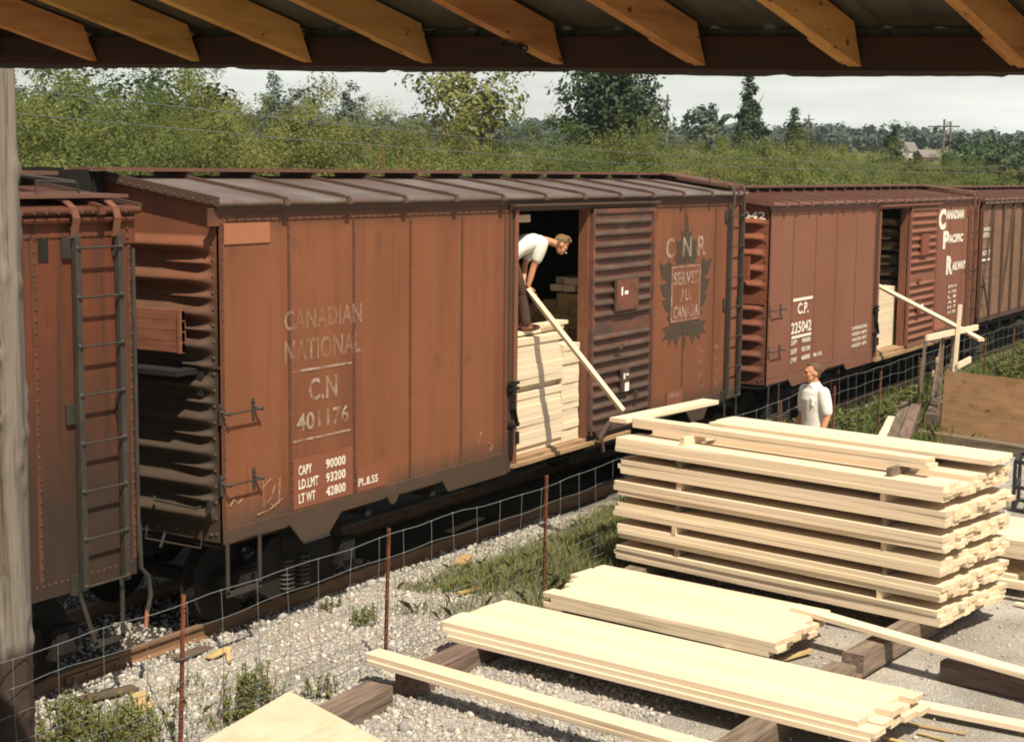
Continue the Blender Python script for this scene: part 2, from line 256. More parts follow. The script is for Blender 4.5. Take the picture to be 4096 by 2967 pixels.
def vnoise(x, y, s=1.0, seed=0):   # smooth value noise
    x = np.asarray(x, float)/s; y = np.asarray(y, float)/s; xi = np.floor(x).astype(int); yi = np.floor(y).astype(int); fx = x-xi; fy = y-yi
    fx = fx*fx*(3-2*fx); fy = fy*fy*(3-2*fy)
    def h(a, b):
        n = (a*374761393+b*668265263+seed*974711) & 0x7fffffff; n = ((n ^ (n >> 13))*1274126177) & 0x7fffffff; return (n % 10007)/10007.0
    return (h(xi, yi)*(1-fx)+h(xi+1, yi)*fx)*(1-fy)+(h(xi, yi+1)*(1-fx)+h(xi+1, yi+1)*fx)*fy

# ---------------------------------------------------------------- ground
def gz(x, y):
    x = np.asarray(x, float); y = np.asarray(y, float)
    d = np.hypot(x+11, y+10)
    z = -0.15*sstep(-1.3, .1, y)*(1-sstep(3.2, 5.5, y))          # ballast bed sits a little below the yard
    z = z+(-0.03)*sstep(-3.0, -2.0, y)*(1-sstep(-1.3, -.2, y))
    z = z+0.16*sstep(5, 13, x)*(1-sstep(-1.2, .2, y))*sstep(-7, -3, y)
    z = z+0.05*(vnoise(x, y, 1.3, 3)-.5)*(1-sstep(-.2, .6, y)*(1-sstep(2.6, 3.4, y)))*sstep(-6.5, -2, y)
    z = z+7.6*sstep(45, 260, d)*sstep(4, 40, y)+10*sstep(230, 700, d)*sstep(0, 60, y)
    z = z+(vnoise(x, y, 40, 5)-.5)*3*sstep(90, 200, d)
    return z
def axis(lo, hi, fine_lo, fine_hi, st):
    a = list(np.arange(fine_lo, fine_hi, st)); s = st; p = fine_lo
    while p > lo: s *= 1.25; p -= s; a.insert(0, p)
    s = st; p = a[-1]
    while p < hi: s *= 1.25; p += s; a.append(p)
    return np.array(a)
gx = axis(-900, 1600, -7, 16, .16); gy = axis(-900, 1500, -8, 4, .16)
GX, GY = np.meshgrid(gx, gy); V = np.c_[GX.ravel(), GY.ravel(), gz(GX, GY).ravel()]
nx_, ny_ = len(gx), len(gy); ii, jj = np.meshgrid(np.arange(nx_-1), np.arange(ny_-1)); b0 = (jj*nx_+ii).ravel()
FQ = np.c_[b0, b0+1, b0+nx_+1, b0+nx_]
def ground_mat():
    m = bpy.data.materials.new('ground'); m.use_nodes = True; t = m.node_tree; t.nodes.clear(); N = t.nodes.new; L = t.links.new
    out = N('ShaderNodeOutputMaterial'); b = N('ShaderNodeBsdfPrincipled'); L(b.outputs[0], out.inputs[0]); b.inputs['Roughness'].default_value = .95; b.inputs['Specular IOR Level'].default_value = .15
    at = N('ShaderNodeAttribute'); at.attribute_name = 'Col'
    tc = N('ShaderNodeTexCoord')
    n1 = N('ShaderNodeTexNoise'); n1.inputs['Scale'].default_value = 1.1; n1.inputs['Detail'].default_value = 6; L(tc.outputs['Object'], n1.inputs['Vector'])
    n2 = N('ShaderNodeTexVoronoi'); n2.inputs['Scale'].default_value = 55; L(tc.outputs['Object'], n2.inputs['Vector'])
    n3 = N('ShaderNodeTexNoise'); n3.inputs['Scale'].default_value = 60; n3.inputs['Detail'].default_value = 4; L(tc.outputs['Object'], n3.inputs['Vector'])
    def mrg(s, lo, hi, a, c):
        r = N('ShaderNodeMapRange'); r.inputs[1].default_value = lo; r.inputs[2].default_value = hi; r.inputs[3].default_value = a; r.inputs[4].default_value = c; L(s, r.inputs[0]); return r.outputs[0]
    def mul(a, bb):
        x = N('ShaderNodeMix'); x.data_type = 'RGBA'; x.blend_type = 'MULTIPLY'; x.inputs[0].default_value = 1; L(a, x.inputs[6]); L(bb, x.inputs[7]); return x.outputs[2]
    c = mul(at.outputs['Color'], mrg(n1.outputs[0], .3, .7, .72, 1.2)); c = mul(c, mrg(n3.outputs[0], .3, .7, .62, 1.3))
    sp = N('ShaderNodeSeparateColor'); L(n2.outputs['Color'], sp.inputs[0]); c = mul(c, mrg(sp.outputs[0], 0, 1, .78, 1.18))
    L(c, b.inputs['Base Color'])
    bp = N('ShaderNodeBump'); bp.inputs['Distance'].default_value = .012; bp.inputs['Strength'].default_value = .8; L(n2.outputs['Distance'], bp.inputs['Height']); L(bp.outputs[0], b.inputs['Normal'])
    return m
x_, y_ = V[:, 0], V[:, 1]; d_ = np.hypot(x_+11, y_+10)
def lerp(a, b, t): return a*(1-t[:, None])+b*t[:, None]
gc = np.tile(np.array([.36, .335, .295]), (len(V), 1))                    # grey yard gravel
gc = lerp(gc, np.array([.30, .265, .22]), sstep(.35, .6, vnoise(x_, y_, .8, 9))*(1-sstep(-5.2, -4.4, -y_)*0)*.7)
gc = lerp(gc, np.array([.50, .38, .24]), (1-sstep(-4.6, -3.4, x_+.5*vnoise(x_, y_, 1, 5)))*(1-sstep(-3.2, -2.2, y_))*sstep(-30, -24, x_)*sstep(-30, -24, y_))   # unseen sawdust tone, added to bounce warm light up to the rafters
gc = lerp(gc, np.array([.05, .041, .033]), sstep(.35, .6, y_)*(1-sstep(4, 5, y_)))            # darker track bed
gc = lerp(gc, np.array([.12, .12, .045]), sstep(4.2, 5.2, y_))                            # meadow behind the train
gr = np.maximum(sstep(2.2, 3.4, x_+(vnoise(x_, y_, .7, 2)-.5)*1.6)*sstep(-2.7, -2.2, y_)*(1-sstep(-.35, .15, y_)), 0)
gr = np.maximum(gr, sstep(9.5, 11, x_)*sstep(-2.3, -1.9, y_)*(1-sstep(.1, .4, y_)))
gc = lerp(gc, np.array([.10, .092, .04]), gr)
gc = lerp(gc, np.array([.135, .15, .05]), sstep(90, 150, d_)*sstep(4, 8, y_))
gc = lerp(gc, np.array([.12, .13, .05]), sstep(24, 40, x_)*(1-sstep(4, 5, y_))*(1-sstep(-3, -2, -y_-22)))
tag(link('ground', npmesh('ground', V, FQ, ground_mat(), gc, True)), 'gravel yard and track bed running into meadow behind the freight cars', 'ground', kind='structure')

# loose ballast stones
ico = bmesh.new(); bmesh.ops.create_icosphere(ico, subdivisions=1, radius=1); ico.verts.ensure_lookup_table()
IV = np.array([v.co[:] for v in ico.verts]); IF = np.array([[v.index for v in f.verts] for f in ico.faces]); ico.free()
def stones(name, P, r, pal, label):
    n = len(P); A = rng.normal(size=(n, 3, 3)); Q, _ = np.linalg.qr(A)
    sc = np.c_[rng.uniform(.75, 1.35, n), rng.uniform(.65, 1.1, n), rng.uniform(.45, .8, n)]
    jit = rng.uniform(.72, 1.2, (n, 12, 1))
    v = IV[None]*jit*sc[:, None, :]; v = np.einsum('nij,nkj->nki', Q, v)*r[:, None, None]; v = v+P[:, None, :]
    c = np.repeat(pal[rng.integers(0, len(pal), n)]*rng.uniform(.8, 1.15, (n, 1)), 12, 0)
    f = IF[None]+(np.arange(n)*12)[:, None, None]
    return tag(link(name, npmesh(name, v.reshape(-1, 3), f.reshape(-1, 3), M['stone'], c)), label, 'gravel', kind='stuff')
pal = np.array([[.36, .34, .31], [.43, .40, .36], [.30, .285, .265], [.25, .24, .225], [.36, .315, .255], [.49, .46, .41], [.32, .265, .21]])
def scatter(n, x0, x1, y0, y1, keep):
    x = rng.uniform(x0, x1, n); y = rng.uniform(y0, y1, n); k = rng.uniform(0, 1, n) < keep(x, y); return x[k], y[k]
def k1(x, y):
    g = np.maximum(sstep(2.2, 3.4, x+(vnoise(x, y, .7, 2)-.5)*1.6)*sstep(-2.7, -2.2, y)*(1-sstep(-.35, .15, y)), 0)
    patch = .45+.55*sstep(.3, .5, vnoise(x, y, .55, 21))
    return (1-g*.92)*patch*(1-sstep(4.8, 5.6, -y+.25*x-.3+vnoise(x, y, .6, 8)*.6)*.93)
x, y = scatter(95000, -5.2, 7.5, -6.9, .62, k1)
x2, y2 = scatter(9000, -5, 4, .3, 3.0, lambda x, y: np.full(len(x), .8))
x3, y3 = scatter(5000, 8.5, 17, -7.5, -3.2, lambda x, y: np.full(len(x), .9))
X_ = np.r_[x, x2, x3]; Y_ = np.r_[y, y2, y3]; r_ = rng.gamma(3, .0042, len(X_))+.0055
r_ = np.where(Y_ < -4.6, r_*.8, r_)
stones('gravel', np.c_[X_, Y_, gz(X_, Y_)+r_*.25], r_, pal, 'loose pale grey ballast stones lying between the rail and the lumber')
del x, y, x2, y2, x3, y3

# ---------------------------------------------------------------- track
def rail(name, yc, label):
    prof = [(-.07, -.155), (.07, -.155), (.07, -.145), (.012, -.125), (.01, -.04), (.036, -.032), (.036, -.003), (.025, 0), (-.025, 0), (-.036, -.003), (-.036, -.032), (-.01, -.04), (-.012, -.125), (-.07, -.145)]
    b = MB(); b.prism([(yc+p[0], p[1]) for p in prof], 'x', -14, 70)
    o = b.build(name, M['rail'], origin=(0, yc, -.155)); tag(o, label, 'rail', 'rails under the train')
    for xj in (-1.1, 10.8):
        j = MB(); j.box(xj-.35, xj+.35, -.045, -.012, .03, .105)
        for k in range(4): j.tube([(xj-.27+k*.18, -.045, .07), (xj-.27+k*.18, -.07, .07)], .018, 6)
        j.build('joint_bar', M['rail'], o)
    return o
rail('rail', .71, 'rusty steel rail nearest the fence, under the edge of the freight cars')
rail('rail', 2.21, 'rusty steel rail in deep shade on the far side of the track')
tm = MB(); tm.box(-.11, .11, -1.28, 1.28, -.16, 0); tme = tm.mesh('tie', M['tie'])
for k in range(56):
    xx = -6+k*.56+random.uniform(-.04, .04); o = link('railroad_tie', tme, None, (xx, 1.46+random.uniform(-.05, .05), -.152)); o.rotation_euler.z = random.uniform(-.03, .03)
    tag(o, 'dark weathered wooden tie bedded in ballast under the rails', 'railway tie', 'ties under the track')

# ---------------------------------------------------------------- lettering
def text_mesh(s, bold=0.0, shear=0.0, res=3):
    c = bpy.data.curves.new('txt', 'FONT'); c.body = s; c.offset = bold; c.shear = shear; c.resolution_u = res; c.extrude = 0; c.space_character = 1.05
    o = bpy.data.objects.new('txt', c); COL.objects.link(o); bpy.context.view_layer.update()
    me = bpy.data.meshes.new_from_object(o.evaluated_get(bpy.context.evaluated_depsgraph_get()))
    bpy.data.objects.remove(o); bpy.data.curves.remove(c)
    n = len(me.vertices); P = np.empty(n*3, np.float32); me.vertices.foreach_get('co', P); P = P.reshape(-1, 3)
    return me, P
def letters(parent, s, x0, x1, z0, z1, m, y=-.012, bold=.02, shear=0.0, name='lettering', face='side'):
    me, P = text_mesh(s, bold, shear); lo = P.min(0); hi = P.max(0); q = (P-lo)/np.maximum(hi-lo, 1e-6)
    if face == 'side': W = np.c_[x0+q[:, 0]*(x1-x0), np.full(len(q), y), z0+q[:, 1]*(z1-z0)]
    else: W = np.c_[np.full(len(q), y), x0+q[:, 0]*(x1-x0), z0+q[:, 1]*(z1-z0)]
    me.vertices.foreach_set('co', W.astype(np.float32).ravel()); me.materials.clear(); me.materials.append(m); me.update()
    return link(name, me, parent)
def stripe(parent, x0, x1, z0, z1, m, y=-.011, name='stripe'):
    b = MB(); b.add([(x0, y, z0), (x1, y, z0), (x1, y, z1), (x0, y, z1)], [(0, 1, 2, 3)]); return b.build(name, m, parent, 0)

# ---------------------------------------------------------------- freight cars
WID = 2.92
def corrugated_end(car, x, sgn, z0, z1, mats, rib_z, seam, amp=.10, half=.088, dart=True):
    """pressed steel end; the ribs bulge outwards and taper out before each corner"""
    def fn(u, v):
        y = u*WID; z = z0+v*(z1-z0); d = 0.0; e = min(y, WID-y)
        for rz in rib_z:
            t = (z-rz)/half
            if abs(t) < 1: d = max(d, amp*(math.cos(t*PI)*.5+.5)**.7*min(1, max(0, (e-.09)/.16))**.7)
        if dart:
            for a, b in zip(rib_z[:-1], rib_z[1:]):
                if abs(b-a) > .5: continue
                t = (z-(a+b)/2)/(half*.62*max(.18, 1-max(0, e-.15)/.7))
                if abs(t) < 1 and e < .8: d = max(d, amp*.8*(math.cos(t*PI)*.5+.5)*min(1, max(0, (e-.09)/.1))*max(0, 1-max(0, e-.25)/.6)**.6)
        return (x+sgn*d, y, z)
    b = MB(); b.grid(fn, 76, int((z1-z0)/.0145)); r = b; n0 = len(b.m); r.box(min(x, x+sgn*.012), max(x, x+sgn*.012), .0, WID, seam-.012, seam+.012)
    for yy in (.085, WID-.085):
        z = z0+.08
        while z < z1-.05: r.dome((x, yy, z), (sgn, 0, 0), .02); z += .16
    for k in range(12): r.dome((x, .15+k*.24, z0+.07), (sgn, 0, 0), .024)
    b.m = b.m[:n0]+[1]*(len(b.m)-n0)
    return b.build('end_wall', [mats, M['dark_rust']], car, 60)
def gable(car, x, sgn, z1, ridge, m):
    b = MB(); b.prism([(0, z1-.002), (WID, z1-.002), (WID, z1+.05), (WID/2, ridge-.005), (0, z1+.05)], 'x', x, x+sgn*.004); return b.build('end_gable', m, car, 0)
def side_sheet(car, x0, x1, z0, z1, m, seams, mr, y=0.0, rivstep=.098, band=True, sill=True):
    b = MB(); b.box(x0, x1, y, y+.03, z0, z1)
    o = b.build('side_wall', m, car, 0)
    r = MB()
    for sx in seams:
        r.box(sx-.021, sx+.021, y-.006, y+.004, z0+.14, z1-.12, 2)
        z = z0+.17
        while z < z1-.13: r.dome((sx+.012, y-.006, z), (0, -1, 0), .0135, mi=1); z += rivstep
    if band:
        r.box(x0, x1, y-.009, y+.004, z1-.12, z1)
        x = x0+.04
        while x < x1: r.dome((x, y-.009, z1-.105), (0, -1, 0), .0125, mi=1); x += rivstep*.72
    if sill:
        r.box(x0, x1, y-.010, y+.004, z0, z0+.135)
        x = x0+.04
        while x < x1: r.dome((x, y-.010, z0+.118), (0, -1, 0), .0125, mi=1); x += rivstep*.72
    r.build('seam_strips', [m, M['dark_rust'], M['seam'] if m is not M['cp'] else M['brown_post']], o, 40)
    return o
def sill_tabs(car, tabs, m):
    for t in tabs:
        b = MB(); b.prism(t, 'y', -.012, .012); b.build('side_sill_tab', m, car, 0)
def car_roof(car, L, z1, rise, m, ribs, lip=.07, wb=.075):
    R_ = z1+.07+rise
    b = MB()
    b.hexa([(-.07, -lip, z1+.02), (L+.07, -lip, z1+.02), (L+.07, WID/2, R_-.05), (-.07, WID/2, R_-.05), (-.07, -lip, z1+.075), (L+.07, -lip, z1+.075), (L+.07, WID/2, R_), (-.07, WID/2, R_)])
    b.hexa([(-.07, WID/2, R_-.05), (L+.07, WID/2, R_-.05), (L+.07, WID+lip, z1+.02), (-.07, WID+lip, z1+.02), (-.07, WID/2, R_), (L+.07, WID/2, R_), (L+.07, WID+lip, z1+.075), (-.07, WID+lip, z1+.075)])
    # rolled eave
    b.tube([(-.07, -lip+.015, z1+.045), (L+.07, -lip+.015, z1+.045)], .034, 10)
    rm = M['dark_rust'] if m is M['roof_grey'] else m
    r = b; n0 = len(b.m); x = .05
    while x < L: r.dome((x, -lip-.02, z1+.03), (0, -1, 0), .014); x += .13
    r.box(-.05, L+.05, -.022, .002, z1-.035, z1+.02)
    r.bar((-.075, -lip, z1+.06), (-.075, WID/2, R_), .03, .09); r.bar((L+.075, -lip, z1+.06), (L+.075, WID/2, R_), .03, .09)
    for k in range(12):
        yy = k*.12; r.dome((-.092, yy, z1+.05+(R_-z1-.07)*yy/(WID/2)), (-1, 0, 0), .016)
    b.m = b.m[:n0]+[1]*(len(b.m)-n0)
    o = b.build('roof', [m, M['dark_rust'] if m is not M['roof_red'] else m], car, 40)
    for x in ribs:
        r = MB()
        pts = [(x, WID/2, R_+.012), (x, .30, z1+.075+(R_-z1-.075)*.30/(WID/2)+.018), (x, .06, z1+.11), (x, -lip-.012, z1+.075), (x, -lip-.026, z1+.01)]
        for a, c in zip(pts[:-1], pts[1:]): r.bar(a, c, .07, .042, (0, -.3, 1))
        r.bar((x, WID/2, R_+.012), (x, WID+lip, z1+.09), .07, .042)
        r.build('roof_rib', rm, o, 40)
    wk = MB()
    for k in range(3): wk.box(-.28, L+.28, 1.2+k*.178, 1.2+k*.178+.165, R_+wb, R_+wb+.037)
    wo_ = wk.build('running_board', M['walk_wood'], car, 0)
    for x in ribs:
        sd = MB(); sd.box(x-.03, x+.03, 1.22, 1.7, R_-.03, R_+wb-.001); sd.build('saddle', M['dark_rust'], wo_, 0)
    return R_
def ladder(car, xa, xb, z0, z1, n, y=-.10, over=None, m='steel_grey'):
    st = MB()
    for x in (xa, xb):
        st.box(x-.032, x+.032, y, y+.012, z0-.03, z1); st.box(x-.032, x-.02, y+.012, y+.05, z0-.03, z1)
        st.bar((x, y+.006, z1-.01), (x, -.015, z1+.10), .06, .012, (0, -1, .2))
        for zz in (z0+.02, (z0+z1)/2, z1-.1): st.box(x-.11 if x == xa else x-.02, x+.02 if x == xa else x+.10, -.03, -.005, zz-.09, zz+.09); st.box(x-.02, x+.02, y+.012, -.02, zz-.03, zz+.03)
    o = st.build('ladder', M[m], car, 0)
    for k in range(n):
        z = z0+(z1-.1-z0)*k/(n-1); b = MB(); b.tube([(xa, y-.012, z), (xb, y-.012, z)], .0115, 8); b.dome((xa, y, z), (0, -1, 0), .024); b.dome((xb, y, z), (0, -1, 0), .024); b.build('rung', M['steel_grey'], o)
    return o
def stirrup(car, xa, xb, z0, zb, y=-.04, bend=0.0):
    b = MB(); b.bar((xa, y, z0), (xa+bend*.1, y, z0-.12), .045, .014, (0, 1, 0)); b.bar((xa+bend*.1, y, z0-.12), (xa+bend, y, zb), .045, .014, (0, 1, 0)); b.bar((xb, y, z0), (xb, y, zb), .045, .014, (0, 1, 0)); b.bar((xa+bend-.02, y, zb), (xb+.02, y, zb), .014, .055, (0, 0, 1)); b.build('stirrup_step', M['steel_grey'], car, 0)
def grab(car, xa, xb, z, y=-.09):
    b = MB()
    for x in (xa, xb):
        b.bar((x-.035, -.005, z+.10), (x-.035, -.005, z-.11), .035, .02, (0, 1, 0)); b.dome((x-.035, -.015, z+.07), (0, -1, 0), .017)
        b.tube([(x-.035, -.012, z+.02), (x-.02, y*.7, z+.005), (x, y, z)], .016, 7); b.dome((x, y, z), (0, -1, 0), .026)
    b.tube([(xa, y, z), (xb, y, z)], .010, 8); b.build('grab_iron', M['steel_grey'], car)
def truck(car, xc):
    t = link('truck', (lambda b: (b.box(xc-.2, xc+.2, .35, 2.57, .62, .85), b.mesh('bolster', M['black'], 0))[1])(MB()), car)
    for ys in (.36, 2.46):
        f = MB(); f.prism([(xc-1.12, .36), (xc-1.12, .56), (xc-.6, .62), (xc-.36, .82), (xc+.36, .82), (xc+.6, .62), (xc+1.12, .56), (xc+1.12, .36), (xc+.66, .34), (xc+.34, .14), (xc-.34, .14), (xc-.66, .34)], 'y', ys, ys+.1); f.build('side_frame', M['black'], t, 0)
        for dx in (-.13, .13):
            s = MB()
            for k in range(7): s.tube([(xc+dx, ys-.035, .24+k*.05), (xc+dx, ys+.05, .24+k*.05)], .018, 6); s.tube([(xc+dx+.085*math.cos(a*PI/6), ys-.02+.075*math.sin(a*PI/6), .24+k*.05) for a in range(13)], .014, 5)
            s.build('spring', M['steel_grey'], t)
        for dx in (-.84, .84): jb = MB(); jb.box(xc+dx-.13, xc+dx+.13, ys-.11, ys+.02, .32, .60); jb.box(xc+dx-.1, xc+dx+.1, ys-.13, ys-.11, .36, .56); jb.build('journal_box', M['black'], t, 0)
    for dx in (-.84, .84):
        wm = MB()
        for yw, s_ in ((.705, 1), (2.215, -1)):
            wm.tube([(xc+dx, yw-.065*s_, .42), (xc+dx, yw-.06*s_, .42), (xc+dx, yw+.055*s_, .42), (xc+dx, yw+.056*s_, .42), (xc+dx, yw+.085*s_, .42)], [.34, .42, .425, .455, .45], 40)
        wm.tube([(xc+dx, .3, .42), (xc+dx, 2.62, .42)], .075, 12); wm.build('wheel_set', M['black'], t)
def underframe(car, L):
    b = MB(); b.box(.05, L-.05, 1.2, 1.72, .72, 1.0); b.box(.02, L-.02, .05, WID-.05, .98, 1.055)
    for k in range(9): b.box(1.2+k*(L-2.4)/8-.05, 1.2+k*(L-2.4)/8+.05, .06, WID-.06, .86, .98)
    b.tube([(L*.45, .75, .72), (L*.45+1.0, .75, .72)], .17, 14); b.box(L*.62, L*.62+.5, .5, .9, .55, .95); b.tube([(.8, .5, .7), (L-.8, .5, .68)], .018, 6)
    b.build('underframe', M['black'], car, 40)
    for x, s in ((0, -1), (L, 1)):
        c = MB(); c.box(min(x, x+s*.42), max(x, x+s*.42), 1.34, 1.58, .74, .96); c.box(min(x+s*.38, x+s*.62), max(x+s*.38, x+s*.62), 1.30, 1.62, .70, 1.0); c.build('coupler', M['dark_rust'], car, 0)
def liner(car, L, z0, z1, dx0, dx1):
    b = MB()
    b.box(.06, L-.06, WID-.10, WID-.03, z0, z1); b.box(.03, .10, .03, WID-.03, z0, z1); b.box(L-.10, L-.03, .03, WID-.03, z0, z1)
    b.box(.1, dx0, .035, .10, z0, z1); b.box(dx1, L-.1, .035, .10, z0, z1)
    b.build('lining', M['inside'], car, 0)
    f = MB(); f.box(.05, L-.05, .03, WID-.03, z0-.05, z0); f.build('floor', M['floor_wood'], car, 0)
def far_side(car, L, z0, z1, m):
    b = MB(); b.box(0, L, WID-.03, WID, z0, z1); b.build('far_side_wall', m, car, 0)
def slid_door(car, x0, x1, z0, z1, n, m, split=.5, y=-.105):
    b = MB(); b.box(x0, x1, y+.045, y+.075, z0, z1)
    for xx in (x0, x1-.05): b.box(xx, xx+.05, y+.012, y+.046, z0, z1)
    b.box(x0, x1, y+.02, y+.046, z1-.06, z1); b.box(x0, x1, y+.02, y+.046, z0, z0+.07)
    o = b.build('door', m, car, 0)
    r = MB()
    for k in range(n):
        z = z0+.13+(z1-z0-.24)*(k+.5)/n
        if abs((k+.5)/n-split) < .5/n: continue
        h = (z1-z0)/n*.26
        ring = lambda x, s: [(x, y+.046, z-h), (x, y+.046-.035*s, z-h*.55), (x, y+.046-.052*s, z), (x, y+.046-.035*s, z+h*.55), (x, y+.046, z+h)]
        P = ring(x0+.06, .05)+ring(x0+.14, 1)+ring(x1-.14, 1)+ring(x1-.06, .05)
        r.add(P, [(i*5+j, i*5+j+1, i*5+j+6, i*5+j+5) for i in range(3) for j in range(4)])
    r.build('door_rib', M['rib_grime'] if m is M['door_cn'] else m, o, 50)
    return o
def door_post(car, x, z0, z1, m):
    b = MB(); b.box(x-.12, x-.055, -.03, .1, z0-.14, z1); b.build('door_post', M['dark_rust'], car, 0)
    p = MB(); p.tube([(x-.012, -.045, z0-.10), (x-.012, -.045, z1+.02)], .034, 10); p.box(x-.05, x, -.02, .10, z0-.1, z1); p.build('door_edge', m, car)
    l = MB()
    for zz in (2.05, 1.98): l.box(x-.16, x+.05, -.085, -.03, zz-.018, zz+.018)
    l.box(x-.12, x-.06, -.10, -.03, 1.72, 2.08); l.bar((x-.09, -.09, 1.74), (x-.02, -.1, 1.5), .05, .02); l.box(x-.14, x+.05, -.09, -.03, 1.5, 1.54); l.box(x-.12, x-.07, -.075, -.03, 1.12, 1.55); l.box(x-.03, x+.03, -.1, -.06, 1.26, 1.42)
    l.build('door_latch', M['black'], car, 0)
def door_jamb(car, x, z0, z1, m):
    b = MB(); b.box(x, x+.05, -.028, .115, z0, z1); b.box(x+.05, x+.16, .03, .115, z0, z1)
    z = z0+.1
    while z < z1: b.dome((x, .06, z), (-1, 0, 0), .012); z += .22
    b.build('door_jamb', m, car, 40)

# --- the near car with open door
CN = thing('boxcar', 'rust red steel boxcar lettered CN 401176 with its side door slid open', 'boxcar')
L = 12.63
side_sheet(CN, 0, 5.32, 1.04, 4.33, M['cn'], [.03, 1.04, 2.13, 3.19, 4.26, 5.24], None)
side_sheet(CN, 7.36, L, 1.04, 4.33, M['cn'], [9.42, 10.47, 11.6, L-.04], None)
b = MB(); b.box(5.32, 7.36, .0, .03, 4.22, 4.33); b.box(5.3, 9.45, -.035, -.002, 4.235, 4.31); b.box(5.3, 9.4, -.12, -.035, 4.285, 4.31); b.build('door_header', M['dark_rust'], CN, 0)
b = MB(); b.box(5.36, 7.36, -.03, .12, .985, 1.055); b.box(5.36, 8.6, -.09, -.03, .955, 1.005); b.build('door_sill', M['floor_wood'], CN, 0)
b = MB(); b.bar((7.45, -.11, 1.16), (7.62, -.14, .94), .05, .03); b.bar((7.95, -.10, 1.24), (7.5, -.13, .98), .06, .03); b.bar((7.6, -.14, 1.02), (7.64, -.15, .84), .06, .04); b.build('door_roller', M['dark_rust'], CN, 0)
corrugated_end(CN, 0, -1, 1.04, 4.335, M['cn_end'], [3.98, 3.65, 3.32, 3.0, 2.61, 2.28, 1.95, 1.63, 1.31], 2.79)
corrugated_end(CN, L, 1, 1.04, 4.335, M['cn_end'], [3.98, 3.65, 3.32, 3.0, 2.61, 2.28, 1.95, 1.63, 1.31], 2.79)
rz = car_roof(CN, L, 4.345, .225, M['roof_grey'], [.9+k*1.035 for k in range(12)], wb=.045)
for x, s in ((0, -1), (L, 1)): gable(CN, x, s, 4.335, rz-.04, M['cn_end'])
b = MB(); b.box(-.16, .08, -.012, .006, 4.17, 4.345)
for z in (4.2, 4.26, 4.32):
    for x in (.02,): b.dome((x, -.014, z), (0, -1, 0), .015)
b.build('corner_plate', M['cn'], CN, 0)
sill_tabs(CN, [[(1.0, 1.05), (1.22, .82), (1.66, .82), (1.92, 1.05)], [(2.72, 1.05), (2.80, .95), (2.84, .93), (2.90, .95), (2.98, 1.05)], [(3.84, 1.05), (3.97, .885), (5.32, .885), (5.32, 1.05)], [(7.4, 1.05), (7.4, .885), (8.7, .885), (8.85, 1.05)], [(10.6, 1.05), (10.85, .82), (11.3, .82), (11.5, 1.05)]], M['cn'])
b = MB(); b.box(1.22, 1.66, -.03, -.012, .80, .835); b.build('jacking_pad', M['steel_grey'], CN, 0)
far_side(CN, L, 1.04, 4.33, M['cn']); underframe(CN, L); liner(CN, L, 1.06, 4.3, 5.36, 7.36)
truck(CN, 1.5); truck(CN, L-1.5)
door_post(CN, 5.44, 1.05, 4.22, M['brown_post']); door_jamb(CN, 7.33, 1.05, 4.22, M['brown_post'])
d = slid_door(CN, 7.38, 9.27, 1.09, 4.22, 18, M['door_cn'], .47)
b = MB(); b.box(7.98, 8.66, -.145, -.11, 2.78, 3.24); b.build('placard_board', M['dark_rust'], d, 0)
b = MB(); b.box(8.0, 8.64, -.149, -.1455, 2.8, 3.22); b.build('placard', mat('placard_rust', (0.15, 0.055, 0.032), .85, [((.05, .03, .022), (6, 6, 6), .5, .7, .8), ((.5, .42, .36), (16, 16, 10), .72, .78, .8)], objrand=-1), d, 0)
b = MB(); b.box(8.12, 8.16, -.153, -.1495, 3.0, 3.12); b.box(8.22, 8.32, -.153, -.1495, 3.01, 3.06); b.build('paper_scrap', M['cig'], d, 0)
b = MB(); b.box(8.2, 8.42, -.145, -.11, 1.62, 1.95); b.build('routing_board', M['dark_rust'], d, 0)
b = MB(); b.box(8.28, 8.40, -.153, -.1465, 1.62, 1.74); b.box(8.24, 8.28, -.153, -.1465, 1.8, 1.88); b.box(8.32, 8.38, -.153, -.1465, 1.84, 1.87); b.build('paper_scrap', M['cig'], d, 0)
b = MB(); b.tube([(8.1+.09*math.cos(a*PI/6), -.155, 2.28+.035*math.sin(a*PI/6)) for a in range(13)], .01, 6); b.box(8.66, 8.7, -.15, -.1, 1.46, 1.58); b.build('door_handle', M['dark_rust'], d)
ladder(CN, 12.05, 12.52, 1.08, 4.14, 7); stirrup(CN, 12.05, 12.52, 1.05, .5)
stirrup(CN, .02, .5, 1.05, .52)
grab(CN, 0.02, .50, 2.34); grab(CN, 0.02, .50, 1.63)
b = MB(); b.box(-.19, -.15, .32, 1.0, 2.93, 3.35)
for k in range(4): b.box(-.192, -.150, .32, 1.0, 2.935+k*.105, 3.03+k*.105)
b.box(-.215, -.19, .32, .36, 2.93, 3.36); b.box(-.15, -.05, .4, .46, 3.0, 3.3); b.box(-.15, -.05, .86, .92, 3.0, 3.3)
b.build('route_board', mat('brown_board', (.21, .08, .042), .85, [((.13, .05, .03), (9, 3, 20), .45, .65, .8), ((.06, .03, .02), (12, 12, 12), .66, .74, .8)], objrand=-1), CN, 0)
b = MB(); b.box(-.35, -.02, .25, 1.3, 2.72, 2.775); b.box(-.06, -.02, .2, .26, 2.5, 2.75); b.build('brake_step', M['black'], CN, 0)
